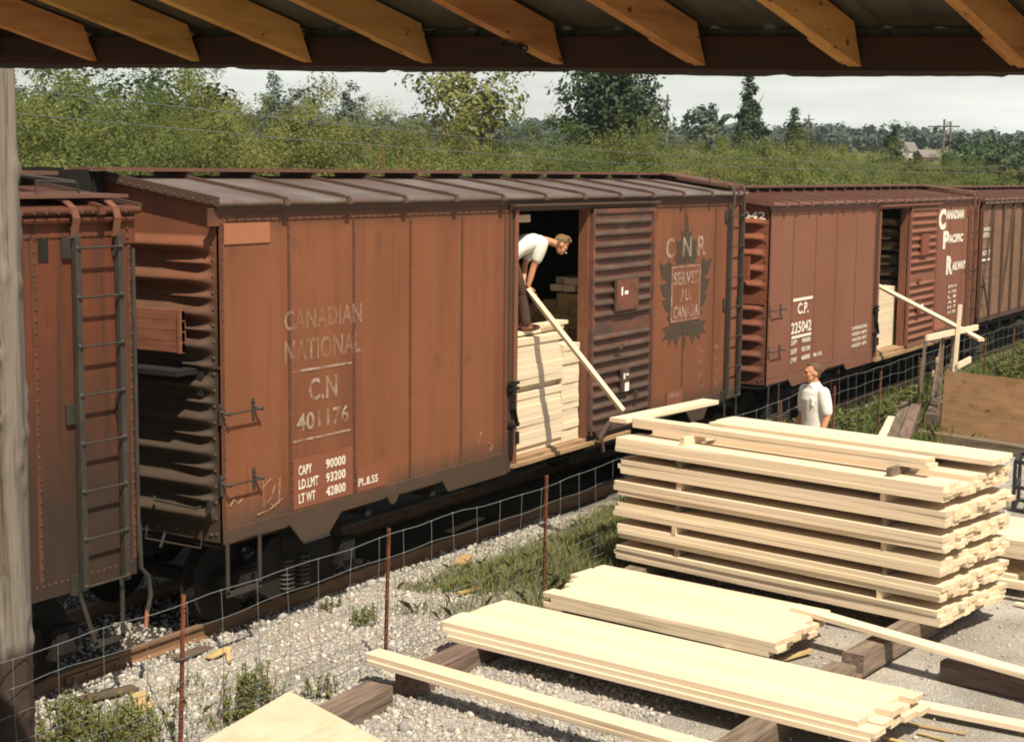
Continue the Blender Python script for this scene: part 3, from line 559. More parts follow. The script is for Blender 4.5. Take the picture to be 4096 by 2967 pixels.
b = MB(); b.tube([(-.14, .15, 1.42), (-.16, .2, 1.40), (-.16, .75, 1.42), (-.12, .8, 1.44)], .014, 7); b.bar((-.1, .1, 1.36), (-.12, .04, 1.5), .05, .04); b.bar((-.02, .75, 1.08), (-.1, .75, .92), .02, .02); b.tube([(-.03, .25, 1.1), (-.05, .25, .97), (-.05, 1.0, .97), (-.03, 1.0, 1.1)], .010, 6); b.build('end_handhold', M['steel_grey'], CN)
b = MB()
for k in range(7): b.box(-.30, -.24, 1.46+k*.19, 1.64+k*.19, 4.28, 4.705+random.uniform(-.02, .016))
b.box(-.24, -.1, 1.42, 2.7, 4.3, 4.68); b.build('dark_end_panel', M['black'], CN, 0)  # jagged black panel across the far half of the roof end
wlk = MB()
for k in range(2): wlk.hexa([(12.0+k*.3, .0, 4.505), (12.27+k*.3, .0, 4.505), (12.27+k*.3, 1.2, 4.70), (12.0+k*.3, 1.2, 4.70), (12.0+k*.3, .0, 4.54), (12.27+k*.3, .0, 4.54), (12.27+k*.3, 1.2, 4.73), (12.0+k*.3, 1.2, 4.73)])
wlk.build('corner_walkway', M['walk_wood'], CN, 0)
b = MB()
for x in (12.08, 12.5): b.tube([(x, .25, 4.56), (x, .05, 4.56), (x, -.07, 4.50), (x, -.11, 4.36), (x, -.09, 4.12)], .022, 7)
b.tube([(12.0, .3, 4.56), (12.0, .3, 4.72), (12.55, .3, 4.72), (12.55, .3, 4.56)], .012, 6); b.build('roof_handhold', M['dark_rust'], CN)
stripe(CN, .06, .74, 3.99, 4.195, M['placard_patch'], -.013, 'pale_patch')
letters(CN, 'CANADIAN', .95, 2.26, 3.07, 3.28, M['paint_faint']); letters(CN, 'NATIONAL', .95, 2.24, 2.74, 2.97, M['paint_faint'])
stripe(CN, 1.08, 2.08, 2.628, 2.652, M['paint_worn']); stripe(CN, 1.08, 2.06, 1.893, 1.916, M['paint_worn'])
letters(CN, 'C.N', 1.34, 1.82, 2.30, 2.54, M['paint_worn']); letters(CN, '401176', 1.14, 2.02, 2.0, 2.19, M['paint_worn'])
stripe(CN, 1.075, 2.095, 1.182, 1.72, M['patch'], -.0115, 'repainted_patch'); stripe(CN, 2.165, 2.75, 1.182, 1.47, M['patch'], -.0115, 'repainted_patch')
for z, a, n in ((1.535, 'CAPY', '90000'), (1.385, 'LD.LMT', '93200'), (1.235, 'LT WT', '42800')):
    letters(CN, a, 1.16, 1.16+.055*len(a), z, z+.105, M['paint'], -.014, .03); letters(CN, n, 1.62, 1.96, z, z+.105, M['paint'], -.014, .03)
letters(CN, 'PL.8.55', 2.19, 2.55, 1.245, 1.335, M['paint'], -.014, .03)
half = [(0, 4.14), (.06, 3.88), (.10, 3.80), (.20, 3.86), (.19, 3.70), (.37, 3.70), (.33, 3.54), (.40, 3.44), (.30, 3.34), (.50, 3.34), (.62, 3.42), (.74, 3.34), (.95, 3.40), (.84, 3.16), (.64, 3.08), (.90, 3.06), (.78, 2.88), (.60, 2.83), (.82, 2.82), (.68, 2.66), (.55, 2.62), (.64, 2.55), (.54, 2.46), (.54, 2.42), (.80, 2.40), (.66, 2.32), (.80, 2.20), (.58, 2.24), (.56, 2.10), (.40, 2.22), (.30, 2.06), (.18, 2.22), (.04, 2.24), (.03, 2.02)]
b = MB(); poly = [(10.53+p[0], p[1]) for p in half]+[(10.53-p[0], p[1]) for p in reversed(half[1:])]
b.add([(p[0], -.0085, p[1]) for p in poly], [tuple(range(len(poly)))]); b.build('maple_leaf_emblem', M['leafpaint'], CN, 0)
stripe(CN, 10.0, 11.07, 2.44, 3.33, M['cn'], -.0100, 'emblem_panel')
for a in ((10.02, 11.05, 3.285, 3.305), (10.02, 11.05, 2.46, 2.48), (10.02, 10.05, 2.46, 3.3), (11.02, 11.05, 2.46, 3.3)): stripe(CN, *a, M['paint_worn'], -.0115, 'emblem_border')
for s, x0, x1 in (('C', 9.80, 10.08), ('N', 10.39, 10.69), ('R', 10.92, 11.22)): letters(CN, s, x0, x1, 3.44, 3.75, M['paint_worn'])
letters(CN, 'SERVES', 10.09, 10.97, 3.02, 3.22, M['paint_worn']); letters(CN, 'ALL', 10.33, 10.74, 2.77, 2.95, M['paint_worn']); letters(CN, 'CANADA', 10.11, 11.0, 2.50, 2.70, M['paint_worn'])
stripe(CN, 9.93, 10.5, 1.18, 1.42, M['patch'], -.011, 'repainted_patch'); letters(CN, 'RPKD 5-54', 10.0, 10.42, 1.30, 1.36, M['paint_worn'], -.014)
for k in range(4): letters(CN, ('IL', 'IW', 'IH', 'EW')[k], 11.05, 11.25, 1.9-k*.2, 1.99-k*.2, M['paint_faint']); letters(CN, ('40', '9', '10', '9')[k], 11.66, 11.8, 1.9-k*.2, 1.99-k*.2, M['paint_faint'])
# chalk scrawl by the corner
for st in ([(.62, 1.52), (.72, 1.58), (.78, 1.5), (.72, 1.38), (.66, 1.34), (.8, 1.27)], [(.60, 1.58), (.61, 1.3)], [(.86, 1.56), (.84, 1.3)], [(.5, 1.24), (.7, 1.26), (.9, 1.34)], [(.1, 1.4), (.16, 1.46), (.22, 1.4), (.28, 1.45)], [(4.6, 1.5), (4.64, 1.36), (4.7, 1.52)], [(4.85, 1.36), (4.98, 1.30), (4.9, 1.24)]):
    b = MB(); b.tube([(p[0], -.012, p[1]) for p in st], .006, 4); b.build('chalk_mark', M['chalk'], CN, 0)

# --- the older car on the left, only its last metre in view
LA = 12.65
CA = thing('boxcar', 'grimy streaked red boxcar behind the log pole, only its laddered end in view', 'boxcar', (-13.83, 0, 0))
side_sheet(CA, 0, LA, 1.0, 4.24, M['old'], [LA-.02, LA-1.12, LA-2.2, LA-3.3, 8.0], None)
b = MB(); b.box(LA-2.4, LA+.02, -.03, .0, 4.23, 4.27); b.tube([(LA-2.6, -.03, 4.27), (LA+.02, -.03, 4.27)], .035, 8); b.box(LA-.15, LA+.05, -.02, .01, 4.05, 4.28)
for z in (4.1, 4.18): b.dome((LA-.05, -.02, z), (0, -1, 0), .02)
b.build('eave_plate', M['old'], CA, 40)
corrugated_end(CA, LA, 1, 1.0, 4.245, M['cn_end'], [3.6, 3.2, 2.8, 2.4, 2.0, 1.6], 2.6); corrugated_end(CA, 0, -1, 1.0, 4.245, M['cn_end'], [3.6, 3.2, 2.8, 2.4, 2.0, 1.6], 2.6)
rz = car_roof(CA, LA, 4.30, .20, M['old'], [.9+k*1.03 for k in range(12)])
gable(CA, LA, 1, 4.26, rz-.03, M['old']); gable(CA, 0, -1, 4.26, rz-.03, M['old'])
far_side(CA, LA, 1.0, 4.24, M['old']); underframe(CA, LA); truck(CA, 1.5); truck(CA, LA-1.5)
ladder(CA, LA-.70, LA-.20, 1.04, 4.13, 8); stirrup(CA, LA-.72, LA-.22, 1.02, .46, bend=.17)
for x in (LA-.72, LA-.24):
    b = MB(); pts = [(x, .2, 4.45), (x, .02, 4.43), (x, -.08, 4.37), (x, -.11, 4.28), (x, -.075, 4.12)]
    for a, c in zip(pts[:-1], pts[1:]): b.bar(a, c, .075, .014, (0, -1, .3))
    b.build('roof_strap', M['brown_post'], CA, 0)
b = MB()
for k in range(4): b.box(LA-1.05-.3*(k == 0), LA-.0, .0+k*.19, .18+k*.19, 4.455+k*.004, 4.485+k*.004)
b.build('corner_walkway', M['walk_wood'], CA, 0)
b = MB(); b.tube([(LA-.95, .12, 4.48), (LA-.95, .12, 4.60), (LA-.34, .3, 4.58), (LA-.30, .3, 4.48)], .013, 7); b.tube([(LA-.95, .9, 4.52), (LA-.95, .9, 4.70), (LA-.34, .3, 4.59)], .014, 7); b.build('roof_handhold', M['steel_grey'], CA)
b = MB(); b.dome((LA-1.5, -.01, 2.0), (0, -1, 0), .09, .03); b.box(LA-1.6, LA-1.4, -.012, -.001, 1.92, 2.1); b.build('side_fitting', M['black'], CA, 0)
stripe(CA, LA-1.06, LA-.95, 3.92, 4.12, M['black'], -.008, 'tar_patch')
b = MB(); b.tube([(LA+.03, -.02, 1.45), (LA+.03, -.03, 1.05), (LA+.10, -.05, .96), (LA+.12, -.06, .78), (LA+.07, -.06, .62)], .022, 8); b.tube([(LA+.02, -.02, 4.0), (LA+.02, -.02, 1.2)], .02, 8); b.build('air_hose', M['steel_grey'], CA)
b = MB(); b.tube([(LA+.07, -.06, .64), (LA+.05, -.06, .48)], .02, 8); b.build('hose_tip', M['placard_patch'], CA)

# --- the second lettered car with open door
XP = 13.9; LP = 13.0
CP = thing('boxcar', 'dusty pinkish red boxcar lettered Canadian Pacific Railway, door slid open', 'boxcar', (XP, 0, 0))
side_sheet(CP, 0, 5.56, 1.06, 4.13, M['cp'], [.03, 1.08, 2.2, 3.3, 4.42, 5.5], None)
side_sheet(CP, 7.6, LP, 1.06, 4.13, M['cp'], [9.7, 10.8, 11.9, LP-.04], None)
b = MB(); b.box(5.56, 7.6, 0, .03, 4.03, 4.13); b.box(5.6, 9.7, -.05, -.002, 4.03, 4.11); b.box(5.6, 9.7, -.13, -.05, 4.08, 4.11); b.build('door_header', M['cp'], CP, 0)
b = MB(); b.box(5.6, 7.6, -.03, .12, 1.0, 1.07); b.box(5.6, 9.6, -.09, -.03, .93, 1.0); b.build('door_sill', M['floor_wood'], CP, 0)
RZ = [3.88-k*.27 for k in range(5)]+[2.38-k*.27 for k in range(5)]
corrugated_end(CP, 0, -1, 1.06, 4.135, M['cp_end'], RZ, 2.55, .08, .085, False); corrugated_end(CP, LP, 1, 1.06, 4.135, M['cp_end'], RZ, 2.55, .08, .085, False)
rz = car_roof(CP, LP, 4.14, .17, M['roof_red'], [.5+k*.60 for k in range(21)])
for x, s in ((0, -1), (LP, 1)): gable(CP, x, s, 4.13, rz-.03, M['cp_end'])
sill_tabs(CP, [[(1.0, 1.07), (1.2, .91), (2.4, .93), (2.98, 1.07)], [(3.88, 1.07), (4.06, .92), (5.56, .92), (5.56, 1.07)], [(7.6, 1.07), (7.6, .92), (8.9, .92), (9.1, 1.07)], [(10.4, 1.07), (10.8, .93), (11.8, .91), (12.0, 1.07)]], M['cp'])
far_side(CP, LP, 1.06, 4.13, M['cp']); underframe(CP, LP); liner(CP, LP, 1.08, 4.1, 5.6, 7.6); truck(CP, 1.6); truck(CP, LP-1.6)
door_post(CP, 5.68, 1.07, 4.02, M['brown_post']); door_jamb(CP, 7.5, 1.07, 4.02, M['brown_post'])
d = slid_door(CP, 7.62, 9.6, 1.0, 4.03, 17, M['cp'], .5)
for q in ((8.25, 8.75, -.15, -.11, 3.0, 3.45), (8.15, 8.35, -.15, -.11, 1.7, 2.05), (8.1, 8.3, -.15, -.11, 2.42, 2.5)): b = MB(); b.box(*q); b.build('placard_board', M['cp_end'], d, 0)
b = MB(); b.dome((8.5, -.12, 1.86), (0, -1, 0), .07, .02); b.build('paper_scrap', M['cig'], d, 0)
ladder(CP, 12.3, 12.8, 1.1, 3.95, 7, m='brown_post'); stirrup(CP, .02, .5, 1.06, .5); stirrup(CP, 12.3, 12.8, 1.06, .5)
grab(CP, .08, .58, 2.36); grab(CP, .08, .58, 1.64)
b = MB(); b.box(-.2, -.14, .3, 1.05, 2.9, 3.3); b.box(-.14, -.02, .5, .6, 2.9, 3.2); b.build('route_board', M['cp_end'], CP, 0)
b = MB(); b.box(-.03, -.005, .06, 1.2, 2.47, 2.62); b.build('brake_step', M['cp_end'], CP, 0)
wlk = MB()
for k in range(2): wlk.hexa([(12.35+k*.3, .0, 4.31), (12.62+k*.3, .0, 4.31), (12.62+k*.3, 1.2, 4.46), (12.35+k*.3, 1.2, 4.46), (12.35+k*.3, .0, 4.345), (12.62+k*.3, .0, 4.345), (12.62+k*.3, 1.2, 4.49), (12.35+k*.3, 1.2, 4.49)])
wlk.build('corner_walkway', M['walk_wood'], CP, 0)
b = MB()
for x in (12.45, 12.85): b.tube([(x, .2, 4.36), (x, -.06, 4.32), (x, -.11, 4.2), (x, -.08, 3.95)], .024, 7)
b.build('roof_handhold', M['brown_post'], CP)
P_ = M['paint_cp']
stripe(CP, 1.13, 2.1, 2.445, 2.5, P_); stripe(CP, 1.1, 2.08, 1.775, 1.825, P_)
letters(CP, 'C.P.', 1.36, 1.9, 2.2, 2.41, P_, bold=.03); letters(CP, '225042', 1.07, 2.07, 1.86, 2.07, P_, bold=.03)
for z, a, n in ((1.66, 'CAPY', '90000'), (1.5, 'LDLMT', '92100'), (1.34, 'LTWT', '44900')): letters(CP, a, 1.08, 1.38, z, z+.09, P_, bold=.03); letters(CP, n, 1.62, 2.05, z, z+.09, P_, bold=.03)
letters(CP, 'MB 3-53', 2.22, 2.66, 1.345, 1.42, P_, bold=.03)
for k in range(4): letters(CP, ('DIMENSIONS', 'INSIDE 40FT', 'WIDTH 9FT', 'HEIGHT 10FT')[k], 4.32, 5.2, 1.67-k*.115, 1.74-k*.115, P_, bold=.02)
for s, x0, x1, z0, z1 in (('C', 9.85, 10.42, 3.49, 3.97), ('ANADIAN', 10.42, 11.86, 3.72, 3.93), ('P', 10.25, 10.74, 3.05, 3.46), ('ACIFIC', 10.7, 11.88, 3.17, 3.37), ('R', 10.6, 11.1, 2.44, 2.88), ('AILWAY', 11.08, 12.2, 2.52, 2.72)): letters(CP, s, x0, x1, z0, z1, P_, bold=.055)
for k in range(6): letters(CP, ('EW 9', 'A 100', 'L 8', 'A 6', 'H 7', '12 09')[k], 10.85, 11.5, 2.12-k*.12, 2.19-k*.12, P_)
letters(CP, '225042', .95, .1, 3.93, 4.07, P_, -.012, .03, face='end')
stripe(CP, 9.86, 10.7, 1.22, 1.5, M['placard_patch'], -.012, 'pale_patch')

# --- the wooden car beyond
XW = 27.4; LW = 12.5
CW = thing('boxcar', 'brown wooden freight car with steel braces at the far end of the line', 'boxcar', (XW, 0, 0))
b = MB(); b.box(0, LW, .03, .06, 1.16, 4.08); b.build('side_wall', M['wood_car'], CW, 0)
b = MB(); b.box(0, LW, -.01, .03, 1.10, 1.22); b.box(0, LW, -.02, .03, 4.02, 4.10)
posts = [.05+k*1.02 for k in range(13)]
for x in posts: b.box(x-.045, x+.045, -.03, .03, 1.2, 4.04)
for i, (a, c) in enumerate(zip(posts[:-1], posts[1:])):
    if i in (0, 2, 4, 7, 9, 11): b.bar((a, -.005, 4.0), (c, -.005, 1.24), .07, .05, (0, 1, 0)) if i > 5 else b.bar((c, -.005, 4.0), (a, -.005, 1.24), .07, .05, (0, 1, 0))
b.build('brace_frame', M['dark_rust'], CW, 0)
corrugated_end(CW, 0, -1, 1.15, 4.08, M['cp_end'], [3.85-k*.27 for k in range(10)], 2.5, .08, .085, False); corrugated_end(CW, LW, 1, 1.15, 4.08, M['cp_end'], [3.85-k*.27 for k in range(10)], 2.5, .08, .085, False)
rz = car_roof(CW, LW, 4.09, .17, M['roof_red'], [.4+k*.5 for k in range(24)])
for x, s in ((0, -1), (LW, 1)): gable(CW, x, s, 4.075, rz-.03, M['cp_end'])
b = MB(); b.box(.1, LW, -.06, .03, 4.04, 4.12); b.build('eave_board', M['timber'], CW, 0)
far_side(CW, LW, 1.15, 4.08, M['wood_car']); underframe(CW, LW); truck(CW, 1.6); truck(CW, LW-1.6)
b = MB(); b.bar((.18, -.06, 2.2), (.85, -.08, 1.12), .03, .03); b.dome((.86, -.08, 1.14), (0, -1, 0), .06); b.build('brace_rod', M['dark_rust'], CW, 0)
pw = M['paint_worn']
letters(CW, 'CANADIAN', .14, .92, 3.36, 3.46, P_, -.001); letters(CW, 'NATIONAL', .14, .92, 3.2, 3.33, P_, -.001); letters(CW, 'RAILWAYS', .14, .92, 2.94, 3.04, pw, -.001); letters(CW, '502187', .14, .92, 2.76, 2.88, P_, -.001)
stripe(CW, .14, .92, 2.62, 2.67, P_, -.001); letters(CW, 'XM', .3, .7, 2.42, 2.5, pw, -.001); letters(CW, 'LA', .3, .7, 2.26, 2.34, pw, -.001); letters(CW, 'CAPY 80', .14, .8, 2.05, 2.13, pw, -.001); letters(CW, 'LT 41', .14, .8, 1.9, 1.98, pw, -.001); letters(CW, '104', .4, .8, 1.56, 1.66, pw, -.001)

# ---------------------------------------------------------------- wire fence
FY = -1.75
fence = thing('wire_fence', 'page wire fence on rusty steel posts between the track and the lumber', 'fence', (0, FY, 0))
fx = [-8.0, -5.2, -2.39, .39, 3.36, 6.41, 10.23, 12.53, 14.84, 17.09, 19.37, 21.64, 24.03, 26.4, 29, 31.6, 34.2, 37]
for i, x in enumerate(fx):
    b = MB(); lean = random.uniform(-.09, -.03); zb = float(gz(x, FY))-.3; hh = 1.36+random.uniform(-.02, .02)
    b.bar((x+lean, .0, zb), (x, 0, hh), .034, .007, (0, 1, 0)); b.bar((x+lean+.002, .015, zb), (x+.002, .015, hh), .006, .03, (0, 1, 0))
    for k in range(6): b.box(x+lean*(1-(.2+k*.2)/1.3)-.012, x+lean*(1-(.2+k*.2)/1.3)+.012, -.012, -.003, .2+k*.2, .215+k*.2)
    b.build('post', M['rust_bar'], fence, 0)
wz = [1.315, 1.10, .89, .70, .53, .385, .265, .165, .08]
b = MB()
def wy(x, z): return -.022+.012*math.sin(x*2.1+z*3)
def wz_(x, k): return wz[k]+.012*math.sin(x*1.7+k)+.008*math.sin(x*5.3+k*2)+float(gz(x, FY))
xs = np.arange(-8, 37, .21)
for k in range(len(wz)): b.tube([(x, wy(x, wz[k]), wz_(x, k)+random.uniform(-.004, .004)) for x in xs], .0030 if k else .0036, 4, cap=False)
x = -8.0
while x < 30:
    dx = random.uniform(-.03, .03); pts = [(x+dx*(1-t/8)+random.uniform(-.006, .006), wy(x, wz[t])-.003, wz_(x, t)) for t in range(len(wz))]; b.tube(pts, .0026, 4, cap=False)
    for p in pts: b.dome(p, (0, -1, 0), .0075)
    x += .43
b.build('wire_mesh', M['wire'], fence, 40)

# ---------------------------------------------------------------- log pole
def log_pole():
    r_ = random.Random(4)
    def fn(u, v):
        a = u*2*PI; z = -.3+v*7.3; R0 = .195-.010*z
        R0 += .010*math.sin(a*3+z*.8)+.007*math.sin(a*7-z*.5)
        for ka, kz, s in knots:
            da = math.atan2(math.sin(a-ka), math.cos(a-ka)); q = (da*.17)**2/.0020+(z-kz)**2/.004; R0 += s*math.exp(-q)
        return (R0*math.cos(a)+.01*z-.02, R0*math.sin(a), z)
    knots = [(r_.uniform(3.4, 6.3), r_.uniform(.4, 5.2), r_.uniform(.012, .03)) for _ in range(26)]
    b = MB(); b.grid(fn, 48, 260); return b.build('log_pole', M['pole'], None, 80)
lp = log_pole(); lp.location = (-3.99, -1.545, 0); tag(lp, 'grey knotty weathered log pole with dark butt standing at the fence', 'pole')

# ---------------------------------------------------------------- lumber shed roof overhead
E0 = Vector((-5.996, -4.667, 5.227)); EV = Vector((.053, -.607, -.017)); DV = Vector((.971, -.083, -.229)).normalized(); EU = EV.normalized()
NV = DV.cross(EU); NV = NV if NV.z > 0 else -NV; NV.normalize()
shed = thing('lumber_shed', 'open lumber shed roof overhead with yellow rafters and dark eave board', 'shed', (-6.2, -2.2, 0))
def shp(b, name, m, sm=0):
    return b.build(name, m, shed, sm, None)
SO = Vector((-6.2, -2.2, 0))
def rel(p): return Vector(p)-SO
for i in range(-5, 17):
    O = rel(E0+EV*i); b = MB(); poly = [(0, 0), (.06, .07), (.11, .138), (3.2, .138), (3.2, 0)]
    P = [O-DV*s_+NV*t_ for s_, t_ in poly]; w_ = EU*.024
    b.add([p-w_ for p in P]+[p+w_ for p in P], [(0, 1, 2, 3, 4), (9, 8, 7, 6, 5)]+[(k, k+5, (k+1) % 5+5, (k+1) % 5) for k in range(5)])
    r = b.build('rafter', M['rafter'], shed, 0)
    c = MB(); c.obox(O-DV*.16+NV*.066-EU*.037, DV*.15, EU*.012, NV*.06); c.build('cleat', M['rafter'], r, 0)
    if i == 4:
        k = MB(); p = O-DV*.30-NV*.006
        k.tube([p+EU*(.03*math.cos(a))+DV*(.04*math.sin(a*1.3))-NV*(.012+.012*math.sin(a*2)) for a in np.linspace(0, 15, 50)], .005, 5)
        k.tube([p+DV*.02, p+DV*.07-NV*.03, p+DV*.14-NV*.028], .005, 5); k.build('wire_knot', M['black'], r)
a0, a1 = rel(E0+EV*-6), rel(E0+EV*18)
up = Vector((0, 0, 1))
b = MB(); b.obox((a0+a1)/2+DV*.022+up*.048, (a1-a0)/2, DV*.02, up*.062); shp(b, 'eave_board', M['fascia'])
b = MB(); n = 400
for j in range(n):
    def pt(t, h):
        s_ = t*24*.607; rb = .014*max(0, 1-abs(((s_+.05) % .215)-.1075)/.016)+.003*math.sin(s_*38)
        return a0+(a1-a0)*t+DV*(.05+rb)+up*h
    t0, t1 = j/n, (j+1)/n
    lo0 = -.022+.005*math.sin(t0*50)+.012*max(0, 1-abs((t0*24*.607) % .86-.1)/.05); lo1 = -.022+.005*math.sin(t1*50)+.012*max(0, 1-abs((t1*24*.607) % .86-.1)/.05)
    b.add([pt(t0, lo0), pt(t1, lo1), pt(t1, .155), pt(t0, .155)], [(0, 1, 2, 3)])
shp(b, 'eave_flashing', M['sheet_metal'], 30)
b = MB(); a2, a3 = a0+NV*.145+DV*.10, a1+NV*.145+DV*.10; n = 460
for j in range(n):
    def pt2(t, s_):
        q = t*24*.607; rb = .018*max(0, 1-abs(((q+.05) % .215)-.1075)/.02)
        return a2+(a3-a2)*t-DV*s_+NV*(rb+.004)
    t0, t1 = j/n, (j+1)/n; b.add([pt2(t0, 0), pt2(t1, 0), pt2(t1, 3.4), pt2(t0, 3.4)], [(0, 1, 2, 3)])
shp(b, 'roof_sheet', M['sheet_metal'], 30)
for q in (-5.8, 17.5):
    b = MB(); p = E0+EV*q-DV*.12; b.tube([rel((p.x, p.y, -.3)), rel((p.x, p.y, p.z+.02))], [.15, .12], 14); shp(b, 'post', M['pole'], 40)
    b = MB(); p = E0+EV*q-DV*3.0; b.tube([rel((p.x, p.y, -.3)), rel((p.x, p.y, p.z+.02))], [.15, .12], 14); shp(b, 'post', M['pole'], 40)
b = MB(); b.obox((a0+a1)/2-DV*3.0-NV*.10, (a1-a0)/2, DV*.03, NV*.095); shp(b, 'back_beam', M['rafter'])

# ---------------------------------------------------------------- lumber
BM_ = {}
def board_mesh(L, w, t, var=0, m='pine'):
    key = (L, w, t, var, m)
    if key in BM_: return BM_[key]
    r = random.Random(int(L*1000)*7+int(w*1000)*13+int(t*1000)*3+var*101); b = MB(); ns = 7; ring = []
    c = min(w, t)*.05
    prof = [(-w/2+c, 0), (w/2-c, 0), (w/2, c), (w/2, t-c), (w/2-c, t), (-w/2+c, t), (-w/2, t-c), (-w/2, c)]
    bow = r.uniform(-.006, .006); crook = r.uniform(-.006, .006)
    for i in range(ns+1):
        s = i/ns; y = -L/2+L*s; k = 4*s*(1-s); ring += [(p[0]+crook*k+r.uniform(-.0015, .0015), y+(r.uniform(-.006, .006) if i in (0, ns) else 0), p[1]+bow*k*.4) for p in prof]
    fs = [(i*8+j, i*8+(j+1) % 8, (i+1)*8+(j+1) % 8, (i+1)*8+j) for i in range(ns) for j in range(8)]
    b.add(ring, fs, 0); b.add(ring[:8], [tuple(range(8))], 1); b.add(ring[-8:], [tuple(range(8))], 1)
    BM_[key] = b.mesh('board', [M[m], M['pine_end'] if m == 'pine' else M[m]], 25); return BM_[key]
def board(name, L, w, t, c, d, label, cat, group=None, var=0, m='pine', tilt=None, roll=0.0):
    """c: centre of the underside, d: horizontal direction of its length"""
    o = link(name, board_mesh(L, w, t, var, m), None, c); th = math.atan2(-d[0], d[1])
    o.rotation_euler = (tilt or 0, roll, th); return tag(o, label, cat, group)
def beam_between(name, a, b_, w, t, label, cat, group=None, m='timber', var=0, up=(0, 0, 1)):
    a = Vector(a); b_ = Vector(b_); d = (b_-a); L_ = d.length; d.normalize(); u = Vector(up); x = d.cross(u).normalized(); u = x.cross(d)
    o = link(name, board_mesh(round(L_, 3), w, t, var, m), None)
    mid = (a+b_)/2-u*t/2; o.matrix_world = Matrix(((x.x, d.x, u.x, mid.x), (x.y, d.y, u.y, mid.y), (x.z, d.z, u.z, mid.z), (0, 0, 0, 1)))
    return tag(o, label, cat, group)
# the tall pile, spaced with stickers
A = Vector((4.45, -2.05, 0)); Bp = Vector((3.75, -6.07, 0)); U_ = (Bp-A).normalized(); V_ = Vector((-U_.y, U_.x, 0)); LP_ = (Bp-A).length
lay = ['bottom layer', 'second layer up', 'third layer up', 'fourth layer up', 'fifth layer up', 'sixth layer up']
T_ = .053; PZ = .25
for l in range(6):
    sh = random.uniform(-.03, .03); dv = random.uniform(-.02, .015)
    for c in range(3):
        dc = random.uniform(-.010, .008)
        for j in range(11):
            if l == 5 and c == 2 and j in (3, 4): continue
            Lb = random.choice([4.04, 4.08, 4.11]); z = PZ+l*.254+c*(T_+.001)
            p = A+U_*(LP_/2+sh+random.uniform(-.025, .025))+V_*(0.07+j*.1405+dv+(dc if j == 0 else 0)); p.z = z+random.uniform(0, .0008)
            board('pine_board', Lb, .1385, T_, p, U_, 'pale rough pine board in the %s of the tall stickered pile' % lay[l], 'board', 'boards of the tall stickered pile', random.randrange(4))
    if l < 5 or True:
        for q, s_ in enumerate((.84, 3.42)):
            p = A+U_*(s_+random.uniform(-.03, .03))+V_*(.81+random.uniform(-.01, .03)); p.z = PZ+l*.254+3*(T_+.001)
            board('sticker', 1.62 if l < 5 else 1.5, .055, .091, p, V_, 'short spacer stick between the layers of the tall stickered pile', 'spacer stick', 'spacer sticks in the tall pile', q, 'pine' if (l+q) % 2 else 'timber')
z7 = PZ+5*.254+3*(T_+.001)+.091
for j, (vv, dz, ln, s_) in enumerate(((.34, 0, 3.75, -.14), (.34, T_+.001, 3.72, -.16), (.42, 2*(T_+.001), 3.2, .0))[:2]):
    p = A+U_*(LP_/2+s_)+V_*vv; p.z = z7+dz; board('pine_board', ln, .19, T_, p, U_, 'pale pine board, one of two laid along the front of the tall pile\'s top', 'board', 'boards of the tall stickered pile', j)
for j, (vv, dz, ln, s_) in enumerate(((1.02, 0, 3.5, .35), (1.22, 0, 3.55, .33), (1.42, 0, 3.5, .3))):
    p = A+U_*(LP_/2+s_)+V_*vv; p.z = z7+dz; board('pine_board', ln, .19, T_, p, U_, 'pale pine board lying loose at the back of the tall pile\'s top', 'board', 'boards of the tall stickered pile', j)
board('pine_board', 2.1, .24, .05, Vector((5.93, -1.95, z7+.002)), (.975, -.12, 0), 'pale pine plank laid crosswise, jutting off the tall pile toward the train', 'board', None, 2)
# dunnage timbers
def timber(x0, y0, x1, y1, w, h, z, label, m='timber', var=0):
    d = Vector((x1-x0, y1-y0, 0)); o = board('timber', round(d.length, 3), w, h, Vector(((x0+x1)/2, (y0+y1)/2, z)), d.normalized(), label, 'timber', 'dunnage timbers on the gravel', var, m); return o
timber(-3.1, -2.47, -.55, -2.32, .29, .20, 0, 'grey squared timber nearest the pale plywood sheet, end toward the loose board', var=1)
timber(-.22, -2.38, 2.0, -2.36, .25, .20, 0, 'brown squared timber under the left end of the wide three deep board stack', var=2)
timber(2.2, -2.42, 6.2, -2.32, .24, .20, 0, 'weathered timber under the left end of the middle board stack and tall pile', var=3)
timber(-.9, -5.53, 2.3, -5.60, .25, .20, 0, 'brown squared timber under the right end of the wide three deep board stack', var=1)
timber(2.46, -5.63, 6.0, -5.95, .22, .22, 0.03, 'grey timber under the right end of the tall stickered pile', var=4)
timber(1.7, -5.66, 2.4, -5.63, .24, .09, 0, 'low grey timber offcut at the end of the right bearing timber', var=5)
timber(2.02, -4.50, 3.5, -4.62, .11, .19, 0, 'pale squared timber under the right end of the middle board stack', 'pine', 3)
timber(2.95, -6.36, 2.72, -8.0, .20, .20, 0, 'brown timber on the grey yard under the thin board at right', var=2)
# wide three-deep stack in front
A1 = Vector((.90, -2.05, 0)); B1 = Vector((.42, -6.50, 0)); u1 = (B1-A1).normalized(); v1 = Vector((-u1.y, u1.x, 0)); L1 = (B1-A1).length
for c in range(3):
    for j in range(5):
        p = A1+u1*(L1/2+random.uniform(-.07, .07)-.03*c)+v1*(.1+j*.205+(.0 if c == 2 else -.035*(2-c) if j == 0 else 0)+random.uniform(-.006, .006)); p.z = .2+c*.051
        board('pine_board', round(L1+random.choice([-.06, 0, .05]), 2), .20, .05, p, u1, 'broad pale pine board in the wide three deep stack nearest the camera', 'board', 'boards of the wide low stack', random.randrange(4))
